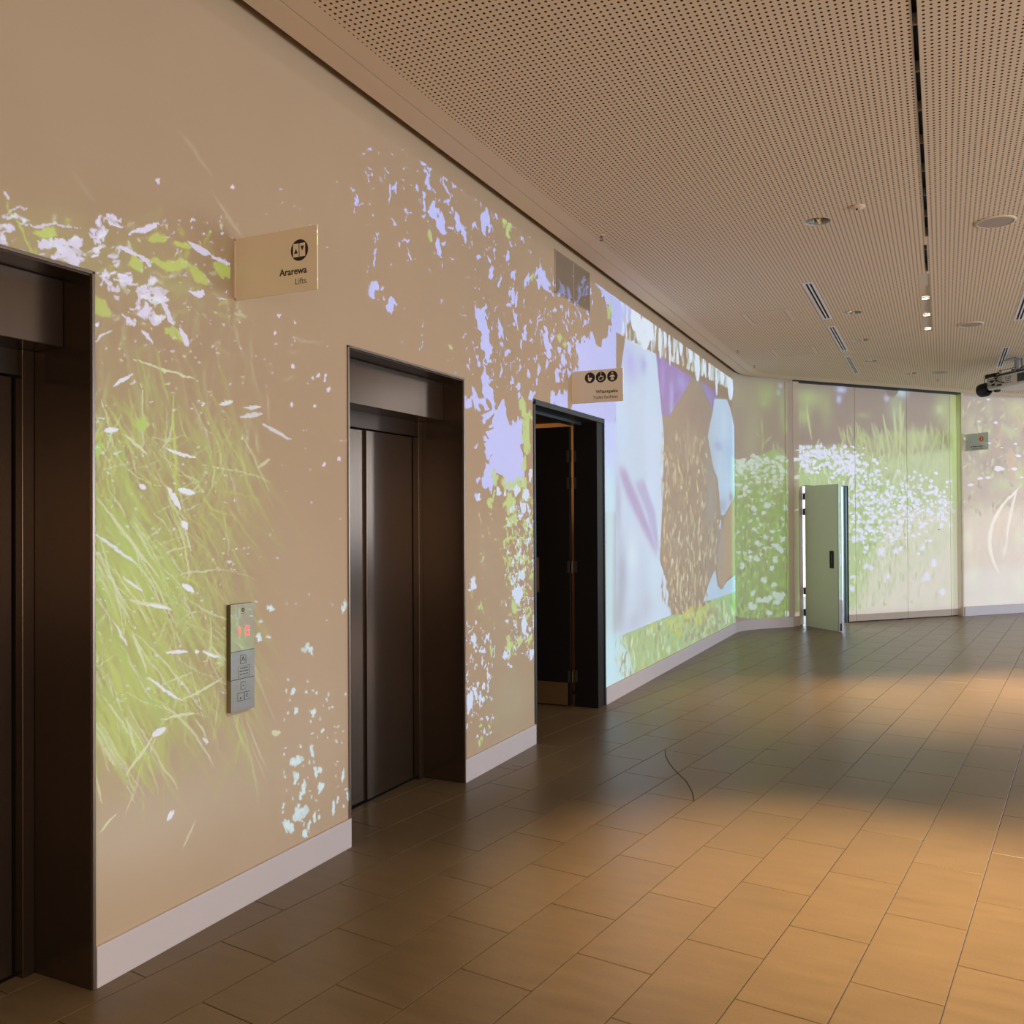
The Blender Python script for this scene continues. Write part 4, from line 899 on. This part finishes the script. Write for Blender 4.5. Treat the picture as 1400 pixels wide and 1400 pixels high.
wb = [(713, 788, 6, 7, 0), (716, 855, 4, 11, 0), (708, 812, 8, 12, .3), (647, 798, 4, 8, 0), (642, 806, 3, 4, 0), (690, 896, 3, 7, 0), (697, 910, 5, 2, 0), (662, 890, 2, 4, 0), (642, 962, 3.2, 15, .08), (649, 950, 2.5, 9, -.1), (657, 951, 2.8, 7, -.1), (645, 876, 4, 6, 0), (650, 912, 3, 1.5, 0), (638, 908, 2, 3, 0), (637, 925, 2, 3, 0), (661, 937, 2.5, 5, 0), (652, 938, 2, 5, 0), (667, 925, 2, 6, 0), (667, 942, 2, 5, 0), (652, 962, 2, 4, 0), (660, 960, 2, 4, 0),
      (666, 871, 1, 5, 0), (707, 741, 2, 4, 0), (712, 765, 2, 3, 0), (711, 708, 3, 5, .5), (706, 672, 4, 8, 0), (719, 676, 4, 7, 0), (725, 650, 3, 7, 0), (726, 895, 3, 8, 0), (729, 770, 2, 5, 0), (650, 880, 2, 3, 0), (638, 994, 1.5, 7, 0), (671, 1000, 2, 2, 0), (653, 680, 4, 4, 0), (681, 672, 3, 5, 0), (690, 676, 2, 5, 0), (715, 695, 3, 8, 0)]
for k in range(150): wb.append((U(692, 731), U(680, 900), U(.6, 1.6), U(.8, 4), 0))
for k in range(70): wb.append((U(636, 676), U(850, 1010), U(.5, 1.5), U(.8, 4), 0))
leafy(LC, [], wb, (208, 216, 236), .022, .035, (4.8, 6.0), a=.95)
for x, y, rx, ry, c_, a in ((700, 960, 30, 40, (170, 158, 128), .5), (660, 760, 20, 60, (174, 152, 128), .35), (690, 870, 40, 160, (172, 154, 132), .35), (560, 560, 80, 60, (172, 146, 118), .2)): LC.glow(x, y, rx, ry, c_, a, 'add')

# -- right of the doorway: pale sky, the close-up flower and the lawn under it
def quad_grad(canvas, pts, c_top, c_bot, ytop, ybot, a=1., soft=0):
    n_ = 8
    canvas.poly(pts, c_top, a, soft)
    for k in range(n_):
        f_ = (k + .5) / n_; y_ = ytop + (ybot - ytop) * f_
        canvas.glow((pts[0][0] + pts[1][0]) / 2, y_, 60, (ybot - ytop) / n_, tuple(np.array(c_top) * (1 - f_) + np.array(c_bot) * f_), .6)
CY = (200, 226, 236)
LC.poly([(826, 577), (842, 580), (842, 700), (826, 700)], (196, 206, 244), 1)
LC.poly([(826, 640), (842, 640), (842, 950), (826, 950)], CY, 1, soft=30)
LC.poly([(828, 577), (842, 580), (842, 620), (828, 620)], (196, 204, 244), 1, soft=8)
fl_l = [(842, 455), (897, 484), (901, 520), (905, 560), (908, 600), (908, 640), (906, 683), (902, 766), (912, 796), (918, 841), (842, 872)]
LC.poly(fl_l, (204, 214, 230), 1)
for x, y, rx, ry, c_, a in ((862, 500, 12, 30, (190, 182, 228), .9), (848, 480, 10, 25, (190, 188, 236), .8), (880, 500, 6, 14, (176, 164, 216), .7), (888, 560, 6, 60, (206, 216, 236), .8), (860, 600, 14, 50, (200, 212, 230), .8), (850, 570, 8, 90, (200, 214, 240), .7), (875, 640, 10, 60, (196, 208, 226), .7), (890, 690, 8, 60, (204, 216, 238), .8), (862, 690, 10, 40, (196, 212, 234), .7),
                            (864, 762, 9, 24, (214, 228, 238), .95), (895, 800, 10, 50, (204, 220, 232), .9), (878, 790, 12, 40, (196, 208, 226), .8), (884, 826, 12, 26, (192, 188, 202), .6), (850, 790, 9, 60, (172, 170, 186), .75), (846, 840, 8, 40, (166, 168, 168), .6), (845, 690, 5, 60, (178, 178, 204), .7), (868, 850, 14, 20, (186, 190, 204), .7)):
    LC.glow(x, y, rx, ry, c_, a)
LC.poly([(846, 640), (855, 640), (872, 680), (890, 725), (900, 762), (893, 752), (876, 718), (862, 690), (852, 665)], (184, 164, 198), .9, soft=9)
LC.poly([(868, 660), (880, 655), (896, 700), (901, 755), (896, 745), (884, 700)], (182, 164, 200), .7, soft=7)
LC.poly([(897, 484), (946, 516), (939, 534), (921, 559), (913, 571), (905, 567), (901, 526)], (164, 140, 184), 1, soft=2)
for x, y, rx, ry, c_, a in ((932, 524, 8, 14, (176, 164, 214), .8), (918, 540, 3, 22, (186, 176, 222), .8), (906, 520, 3, 28, (178, 160, 206), .7), (918, 560, 3, 10, (184, 186, 208), .8), (908, 555, 4, 14, (166, 142, 160), .6)): LC.glow(x, y, rx, ry, c_, a)
LC.poly([(957, 521), (983, 539), (976, 549), (973, 570), (969, 585), (962, 560), (958, 540)], (166, 142, 176), .9, soft=4)
LC.glow(967, 540, 6, 14, (170, 152, 200), .7)
LC.poly([(977, 545), (994, 546), (999, 560), (1005, 591), (1007, 640), (1004, 680), (990, 705), (986, 704), (981, 653), (975, 640), (969, 604), (967, 594), (974, 566)], (196, 206, 222), 1, soft=2)
for x, y, rx, ry, c_, a in ((990, 585, 5, 22, (204, 216, 228), .9), (996, 620, 8, 30, (182, 200, 222), .8), (982, 610, 7, 8, (176, 176, 206), .8), (992, 660, 9, 16, (196, 212, 230), .8), (988, 692, 8, 12, (172, 172, 190), .8), (1000, 680, 4, 8, (150, 140, 160), .8)): LC.glow(x, y, rx, ry, c_, a)
LC.poly([(961, 823), (970, 795), (978, 777), (981, 800), (986, 806), (994, 795), (1006, 785), (1007, 809), (983, 818)], (192, 206, 222), 1, soft=2)
LC.poly([(1003, 683), (991, 706), (983, 740), (979, 775), (983, 798), (988, 806), (994, 792), (1006, 783), (1006, 690)], (186, 160, 132), 1, soft=2)
LC.glow(984, 750, 5, 50, (172, 160, 152), .8)
for x, y in ((980, 712), (984, 716), (979, 730)): LC.blot(x, y, 2, 8, (198, 212, 226), .8)
cen = [(946, 516), (957, 521), (974, 560), (967, 600), (975, 640), (981, 660), (986, 704), (979, 740), (978, 777), (970, 795), (961, 823), (948, 836), (918, 841), (912, 796), (902, 766), (906, 683), (908, 600), (905, 567), (913, 571), (925, 555)]
LC.poly(cen, (172, 150, 128), 1, soft=2)
LC.glow(972, 690, 9, 90, (172, 160, 148), .8); LC.glow(950, 570, 18, 30, (160, 136, 124), .8)
cp_ = LC.uv(cen)
for k in range(900):
    y = 590 + 245 * rs.rand() ** .8; x = U(904, 982)
    if y > 820 and (x > 960 or x < 915): continue
    if x > 968 and y > 770: continue
    if y < 700 and x > 966: continue
    LC.line((x, y), (x + U(-2, 2), y + U(4, 16)), U(.8, 2.4), ((206, 190, 156), (194, 176, 140), (216, 206, 176), (150, 128, 108), (160, 140, 116))[rs.randint(5)], U(.4, .95), taper=.8)
for k in range(40): LC.line((U(935, 958), U(560, 640)), (U(935, 958), U(600, 650)), 1.2, (190, 170, 142), .3)
# forest strip above
for k in range(330):
    x = U(850, 1010); yt = 400 + (x - 850) * .70; yb = 458 + (x - 842) * .478
    y0 = U(yt, yb); l = U(6, 30)
    LC.line((x, y0), (x + U(-1, 1), min(yb, y0 + l)), U(.8, 2.6), (226, 232, 240) if rs.rand() < .7 else (190, 196, 170), U(.25, .8), taper=.5)
for x, y0, y1, w__ in ((953, 476, 521, 7), (881, 432, 478, 14), (872, 426, 466, 9), (889, 436, 466, 8), (930, 460, 486, 4), (998, 512, 547, 7), (987, 504, 526, 6), (866, 420, 452, 8), (902, 443, 490, 4), (909, 450, 476, 4), (944, 468, 496, 5), (915, 450, 500, 2.5), (962, 490, 510, 3), (970, 492, 515, 3), (979, 505, 540, 3)):
    LC.line((x, y0), (x + 1, y1), w__, (226, 232, 242), .95, taper=.5, soft=1)
# lawn
lawn = [(842, 872), (880, 857), (918, 841), (950, 838), (975, 820), (1008, 809), (1008, 850), (826, 950), (842, 930)]
LC.poly(lawn, (176, 194, 142), 1, soft=1)
LC.poly([(826, 870), (850, 868), (862, 900), (868, 925), (826, 950)], CY, .85, soft=12)
for k in range(420):
    x = U(842, 1008); yt = 872 - (x - 842) * .38; yb = 940 - (x - 826) * .53
    y0 = U(yt, yb); LC.line((x, y0), (x + U(-2, 2), min(y0 + U(4, 16), yb + 6)), U(1, 3.2), ((166, 184, 112), (198, 208, 166), (180, 186, 128), (186, 178, 128), (170, 148, 124), (212, 218, 190))[rs.randint(6)], U(.4, .9), taper=.7)
for k in range(70): x = rs.normal(950, 22); LC.blot(x, 872 - (x - 842) * .26 + rs.normal(0, 9), U(1, 3), U(1.5, 5), (206, 200, 96), U(.4, .85))
for k in range(40): x = U(935, 985); LC.blot(x, 850 + U(-6, 22) - (x - 950) * .4, U(1, 3), U(2, 5), (172, 140, 128), U(.3, .6))
# shadow stripe beside the toilet sign, painted black into the picture
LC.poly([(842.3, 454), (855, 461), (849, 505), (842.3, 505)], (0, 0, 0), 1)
zz = LC.v0 + (np.arange(LC.H) + .5) / LC.res; yy_ = LC.u0 + (np.arange(LC.W) + .5) / LC.res
i1 = int((4.9 - LC.u0) * LC.res); a1, a2 = .05 * LC.res, .018 * LC.res   # leaves and blades get uneven edges
up_ = np.clip((zz - 1.9) / .5, .12, 1)[:, None] * LC.res
dx = (vnoise(LC.H, i1, a1, a1) - .5) * .024 * up_ + (vnoise(LC.H, i1, a2, a2) - .5) * .014 * up_
dy = (vnoise(LC.H, i1, a1, a1) - .5) * .024 * up_ + (vnoise(LC.H, i1, a2, a2) - .5) * .014 * up_
gy, gx = np.mgrid[0:LC.H, 0:i1]
LC.c[:, :i1] = LC.c[np.clip(gy + dy, 0, LC.H - 1).astype(int), np.clip(gx + dx, 0, LC.W - 1).astype(int)]
LC.c += np.array([.020, .016, .012], np.float32)            # a projector's black is not quite black
LC.c *= (zz[:, None] < (CZ - CS * yy_ - .10)[None])[..., None]   # the picture ends just under the ceiling
for a_, b_ in (L1, L2, T):                                  # and leaves the lifts and the doorway out
    LC.c[np.ix_(zz < ZT + .01, (yy_ > a_ - .01) & (yy_ < b_ + .012))] = 0
LC.c *= (zz > BH + .004)[:, None, None]
LC.c[:, yy_ > 12.80] = 0

# -- far wall: flower meadow under dark trees
FC = Canvas(-1.75, 5.4, .13, 3.66, 190, farwall, (132, 113, 92))
FC.poly([(1001, 500), (1420, 530), (1420, 834), (1315, 836), (1086, 850), (1001, 846)], (143, 123, 106), 1)
FC.poly([(1001, 622), (1020, 632), (1040, 622), (1060, 614), (1068, 618), (1078, 628), (1078, 843), (1001, 845)], (146, 178, 88), 1, soft=2)
for x, y, rx, ry, c_, a in ((1012, 540, 10, 20, (160, 158, 120), .5), (1048, 540, 14, 20, (164, 180, 110), .75), (1030, 570, 12, 40, (160, 156, 116), .5), (1070, 560, 6, 30, (166, 178, 118), .6), (1046, 552, 5, 5, (160, 184, 110), .7), (1068, 528, 3, 4, (176, 176, 222), 1), (1065, 537, 3, 4, (170, 196, 196), .9), (1028, 610, 10, 30, (158, 156, 124), .5), (1074, 585, 3, 10, (160, 184, 110), .7)): FC.glow(x, y, rx, ry, c_, a)
for p0, p2 in (((1042, 570), (1044, 600)), ((1044, 598), (1043, 620)), ((1032, 590), (1041, 598)), ((1056, 596), (1044, 608)), ((1063, 604), (1066, 618)), ((1058, 605), (1059, 620)), ((1068, 612), (1074, 625))): FC.line(p0, p2, 2.4, (172, 188, 118), .75)
for k in range(1500):
    x, y = U(1006, 1077), 628 + 216 * rs.rand(); l = U(4, 12); d_ = min(1, (y - 620) / 60)
    FC.line((x, y), (x + U(-2, 2), y + l), U(1, 2.6), ((120, 150, 60), (160, 188, 100), (186, 206, 140), (140, 146, 80), (130, 130, 80))[rs.randint(5)], U(.5, 1) * d_)
for k in range(170):
    x = U(1007, 1077); y = 622 + abs(rs.normal(0, 26)) + (6 if x < 1030 else 0); s_ = U(1.2, 3.4)
    FC.blot(x, y, s_, s_ * .9, (220, 220, 240), U(.5, .95))
for k in range(45): FC.blot(U(1010, 1076), U(680, 770), U(1, 3), U(1, 3), (216, 218, 238), U(.6, .95))
for x, y, r_ in ((1045, 701, 3.5), (1051, 692, 5), (1031, 723, 3), (1041, 717, 2.5), (1057, 726, 3.5), (1071, 737, 4.5), (1062, 747, 5), (1035, 742, 3.5), (1026, 761, 3.5), (1034, 763, 4), (1017, 773, 4.5), (1060, 767, 4.5), (1055, 777, 4), (1044, 793, 4.5), (1031, 811, 4), (1060, 800, 4), (1069, 752, 4), (1028, 828, 6), (1037, 822, 5), (1046, 820, 5), (1053, 817, 4), (1060, 812, 5), (1068, 815, 5.5), (1063, 824, 5), (1077, 840, 4), (1052, 838, 4), (1046, 750, 2.5)):
    for k in range(4): FC.blot(x + rs.randn() * r_ * .3, y + rs.randn() * r_ * .3, r_ * .65, r_ * .65, (216, 220, 240), .9)
# folding wall part
FC.poly([(1087, 616), (1100, 610), (1125, 612), (1150, 610), (1168, 618), (1185, 622), (1210, 622), (1240, 620), (1270, 618), (1300, 612), (1313, 606), (1313, 845), (1087, 852)], (176, 190, 136), 1, soft=7)
FC.poly([(1087, 625), (1190, 640), (1260, 690), (1220, 760), (1180, 850), (1087, 850)], (164, 190, 118), .85, soft=14)
FC.poly([(1220, 700), (1313, 690), (1313, 848), (1160, 850), (1180, 800)], (206, 204, 180), .9, soft=16)
FC.poly([(1240, 790), (1313, 740), (1313, 848), (1170, 850)], (214, 204, 190), .8, soft=14)
for x, y, rx, ry, c_, a in ((1105, 545, 22, 16, (170, 188, 118), .75), (1098, 570, 10, 14, (172, 192, 120), .7), (1130, 560, 10, 30, (164, 172, 112), .5), (1150, 533, 8, 5, (186, 196, 236), .95), (1147, 546, 4, 6, (184, 194, 236), .9), (1232, 536, 10, 9, (196, 212, 226), .9), (1212, 545, 4, 5, (186, 190, 232), .8), (1225, 560, 12, 25, (168, 184, 140), .7), (1180, 568, 12, 5, (168, 176, 116), .5), (1290, 560, 16, 24, (172, 184, 112), .75), (1284, 560, 5, 6, (182, 206, 160), .7), (1306, 560, 7, 40, (184, 196, 104), .8), (1302, 600, 12, 30, (178, 190, 116), .7), (1255, 600, 30, 14, (176, 190, 122), .7), (1205, 608, 30, 12, (172, 182, 122), .6)): FC.glow(x, y, rx, ry, c_, a)
for p0, p2, w__ in (((1103, 552), (1110, 602), 3), ((1207, 565), (1218, 620), 3), ((1222, 560), (1226, 620), 4), ((1236, 562), (1230, 625), 4), ((1231, 548), (1232, 600), 4), ((1203, 592), (1210, 625), 3), ((1182, 598), (1187, 625), 3), ((1170, 600), (1176, 622), 2), ((1250, 588), (1247, 625), 4), ((1266, 582), (1260, 622), 4), ((1283, 592), (1272, 622), 3), ((1290, 588), (1290, 620), 3), ((1120, 600), (1116, 614), 3), ((1152, 603), (1150, 615), 3)):
    FC.line(p0, p2, w__, (184, 198, 132), .85, U(-.05, .05))
for k in range(420): x, y = U(1150, 1312), U(596, 640); FC.line((x, y), (x + U(-7, 3), y - U(6, 26)), U(1, 2.4), ((180, 192, 118), (176, 188, 130))[rs.randint(2)], U(.3, .8), U(-.1, .1))
for k in range(2600):
    x, y = U(1087, 1313), 615 + 225 * rs.rand(); f_ = np.clip(1 - (x - 1180) / 160, .15, 1) * np.clip(1.2 - (y - 700) / 200, .25, 1)
    FC.line((x, y), (x + U(-2, 2), y + U(4, 13)), U(1, 2.8), ((146, 176, 92), (204, 214, 168), (166, 184, 114), (212, 222, 198), (140, 150, 100))[rs.randint(5)], U(.4, .9) * f_)
def flowers(n_, path_, sy, smin, smax, a0=.6):
    path_ = np.array(path_, float)
    for k in range(n_):
        i = rs.rand() * (len(path_) - 1); j = int(i); p = path_[j] * (1 - (i - j)) + path_[j + 1] * (i - j)
        s_ = U(smin, smax); x, y = p[0] + rs.normal(0, 5), p[1] + rs.normal(0, sy)
        if y < 608: y = 608 + U(0, 10)
        for q in range(2): FC.blot(x + U(-1, 1), y + U(-1, 1), s_ * U(.6, 1), s_ * U(.5, .9), ((224, 224, 244), (212, 218, 240))[rs.randint(2)], U(a0, .98), n=7)
flowers(230, [(1090, 625), (1120, 622), (1150, 628), (1175, 640)], 11, 1.5, 3.6)
flowers(240, [(1165, 640), (1200, 660), (1240, 680), (1280, 690), (1300, 690)], 16, 1.4, 3.4)
flowers(190, [(1160, 680), (1190, 700), (1225, 700), (1270, 710)], 20, 1.4, 3.4, .5)
flowers(60, [(1165, 730), (1200, 735), (1240, 720)], 12, 1.5, 4, .5)
for x, y, r_ in ((1205, 755, 6), (1188, 777, 5), (1225, 753, 4), (1262, 748, 4), (1278, 772, 6), (1266, 788, 6), (1212, 790, 4), (1290, 808, 5), (1166, 790, 3), (1170, 738, 5), (1166, 805, 4)):
    for k in range(4): FC.blot(x + rs.randn() * r_ * .4, y + rs.randn() * r_ * .4, r_ * .6, r_ * .7, (218, 220, 238), .7, soft=1)
FC.poly([(1299.5, 535), (1313, 535), (1313, 845), (1299.5, 845)], (188, 198, 128), .35, soft=1)
for k in range(120): FC.line((U(1300, 1313), U(540, 700)), (U(1300, 1313), U(550, 720)), U(1, 2), ((176, 204, 96), (206, 214, 170))[rs.randint(2)], .35)
# lower edge of the picture on the panels
for k in range(1): FC.poly([(1080, 838), (1313, 827), (1313, 850), (1080, 862)], (206, 190, 178), .8, soft=2)
# right-hand wall: soft close leaves, paler towards the floor
FC.poly([(1317, 542), (1420, 545), (1420, 832), (1317, 832)], (166, 146, 134), .9)
FC.poly([(1317, 640), (1420, 660), (1420, 832), (1317, 832)], (186, 166, 152), .9, soft=22)
FC.poly([(1317, 700), (1420, 690), (1420, 832), (1317, 832)], (208, 190, 176), 1, soft=18)
FC.poly([(1317, 780), (1420, 770), (1420, 832), (1317, 832)], (212, 202, 196), 1, soft=14)
for x, y, rx, ry, c_, a in ((1330, 580, 12, 16, (186, 186, 146), .7), (1352, 560, 6, 16, (182, 184, 144), .6), (1390, 560, 14, 14, (188, 190, 132), .8), (1375, 588, 8, 8, (182, 196, 142), .7), (1396, 575, 8, 20, (190, 172, 126), .7), (1386, 592, 8, 8, (180, 194, 140), .7), (1331, 650, 8, 22, (182, 180, 140), .7), (1368, 660, 12, 10, (180, 194, 150), .7), (1394, 650, 9, 20, (194, 194, 140), .8), (1355, 670, 8, 10, (182, 186, 150), .6), (1366, 600, 6, 20, (190, 152, 128), .6), (1350, 640, 14, 20, (166, 146, 136), .6), (1345, 670, 14, 14, (164, 144, 138), .5), (1335, 700, 14, 12, (196, 196, 160), .7), (1380, 706, 10, 16, (222, 198, 174), .6), (1365, 720, 8, 16, (220, 196, 176), .7), (1393, 735, 8, 14, (212, 214, 180), .7), (1330, 790, 10, 14, (214, 220, 200), .7), (1360, 820, 8, 6, (214, 222, 200), .7), (1395, 800, 8, 16, (216, 222, 196), .7), (1325, 740, 8, 20, (222, 216, 188), .7)): FC.glow(x, y, rx, ry, c_, a)
for k in range(620):
    x, y = U(1317, 1402), U(545, 830); th = U(0, 6.3); l = U(3, 13); f_ = .8 if y < 700 else .4
    FC.line((x, y), (x + l * math.cos(th) * .7, y + l * math.sin(th)), U(1.2, 4.2), ((184, 194, 128), (176, 182, 130), (200, 208, 158), (186, 156, 130), (140, 122, 108))[rs.randint(5)] if y < 700 else ((222, 216, 196), (214, 222, 200), (228, 214, 204))[rs.randint(3)], U(.35, .95) * f_)
FC.blot(1382, 627, 6, 15, (190, 160, 132), .9, jag=.15); FC.blot(1383, 645, 3, 12, (190, 160, 132), .8, jag=.15)
for x, y, r_ in ((1351, 546, 2), (1362, 578, 2.5), (1389, 586, 1.5), (1353, 606, 2), (1388, 607, 2), (1392, 623, 3), (1366, 641, 5), (1350, 653, 3), (1340, 654, 3), (1370, 612, 1.5), (1327, 663, 3), (1339, 576, 2), (1387, 641, 3), (1397, 653, 2), (1377, 822, 3)): FC.blot(x, y, r_ * 1.2, r_ * .7, (222, 222, 236), .9)
cream = (232, 222, 212)
FC.ribbon((1381, 678), (1334, 730), (1366, 784), 5, cream, .95, .5); FC.ribbon((1390, 672), (1379, 705), (1376, 742), 4, cream, .9, .5); FC.line((1378, 684), (1392, 668), 3.5, cream, .9); FC.line((1376, 742), (1371, 764), 4, cream, .6)
zf = FC.v0 + (np.arange(FC.H) + .5) / FC.res; tf = FC.u0 + (np.arange(FC.W) + .5) / FC.res
FC.c *= (zf > .15)[:, None, None]
FC.c[:, (tf > 3.38) & (tf < 3.425)] *= .35; FC.c *= .86; FC.c[:, tf < -.1] *= np.array([.56, .76, .52], np.float32)
FC.c *= ((tf < -.095) | (tf > .012))[None, :, None]     # the pictures leave the post unlit

ALB_L, ALB_F = np.array([.53, .405, .28]), np.array([.55, .455, .37])
def projector_light(name, pos, rz, cv, u_lo, u_hi, pu, gain, albedo):
    """a lamp that throws a picture: strength follows distance and slant so that the wall gets the picture evenly"""
    i0, i1 = int((u_lo - cv.u0) * cv.res), int((u_hi - cv.u0) * cv.res); i0, i1 = max(i0, 0), min(i1, cv.W)
    a = cv.c[:, i0:i1] / albedo.astype(np.float32); h, w__ = a.shape[:2]
    a[0] = 0; a[-1] = 0; a[:, 0] *= 1
    im = bpy.data.images.new(name + '_picture', w__, h, alpha=False, float_buffer=True); im.colorspace_settings.name = 'Non-Color'
    buf = np.ones((h, w__, 4), np.float32); buf[..., :3] = a; im.pixels.foreach_set(buf.ravel()); im.pack()
    l = bpy.data.lights.new(name, 'SPOT'); l.energy = gain * BOOST; l.shadow_soft_size = 0; l.spot_size = R(150); l.spot_blend = 0; l.use_nodes = True
    nt = l.node_tree; nt.nodes.clear(); L_ = nt.links.new; nn = nt.nodes.new
    out = nn('ShaderNodeOutputLight'); em = nn('ShaderNodeEmission'); tc = nn('ShaderNodeTexCoord'); sp = nn('ShaderNodeSeparateXYZ')
    L_(tc.outputs['Normal'], sp.inputs[0])
    def M_(op, a_, b_=0.0, clamp=False):
        n_ = nn('ShaderNodeMath'); n_.operation = op; n_.use_clamp = clamp
        for i, v_ in enumerate((a_, b_)):
            if isinstance(v_, (int, float)): n_.inputs[i].default_value = float(v_)
            else: L_(v_, n_.inputs[i])
        return n_.outputs[0]
    px_, pu_, pz_ = pos_local = pu                        # distance to the wall, place along it, height
    sgn = DIRSIGN
    nx = M_('MULTIPLY', sp.outputs[2], -sgn); ny = M_('MULTIPLY', sp.outputs[0], sgn); nz = M_('MULTIPLY', sp.outputs[1], sgn)
    nxc = M_('MAXIMUM', nx, .02)
    uu = M_('ADD', M_('MULTIPLY', M_('DIVIDE', ny, nxc), px_), pu_); vv = M_('ADD', M_('MULTIPLY', M_('DIVIDE', nz, nxc), px_), pz_)
    ua, ub = cv.u0 + i0 / cv.res, cv.u0 + i1 / cv.res
    un = M_('DIVIDE', M_('SUBTRACT', uu, ua), ub - ua); vn = M_('DIVIDE', M_('SUBTRACT', vv, cv.v0), cv.H / cv.res)
    cx = nn('ShaderNodeCombineXYZ'); L_(un, cx.inputs[0]); L_(vn, cx.inputs[1])
    ti = nn('ShaderNodeTexImage'); ti.image = im; ti.extension = 'CLIP'; ti.interpolation = 'Linear'; L_(cx.outputs[0], ti.inputs[0])
    comp = M_('DIVIDE', px_ * px_ / BOOST, M_('POWER', nxc, 3.0)); comp = M_('MULTIPLY', comp, M_('GREATER_THAN', nx, .021))
    L_(ti.outputs[0], em.inputs[0]); L_(comp, em.inputs[1]); L_(em.outputs[0], out.inputs[0])
    o = bpy.data.objects.new(name, l); C.objects.link(o); o.location = pos; o.rotation_euler = (R(90), 0, rz + R(90))
    return o
DIRSIGN, BOOST = 1.0, 60.0
GAIN = 4 * math.pi ** 2 * math.pi / math.pi
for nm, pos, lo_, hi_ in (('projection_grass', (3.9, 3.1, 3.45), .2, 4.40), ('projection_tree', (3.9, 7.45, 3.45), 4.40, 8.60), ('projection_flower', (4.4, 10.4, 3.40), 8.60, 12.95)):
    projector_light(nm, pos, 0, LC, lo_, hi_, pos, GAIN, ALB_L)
q = PF - A
projector_light('projection_meadow', tuple(PF), math.atan2(N[1], N[0]), FC, -1.75, 5.4, (float(q @ N), float(q @ D), float(PF[2])), GAIN, ALB_F)
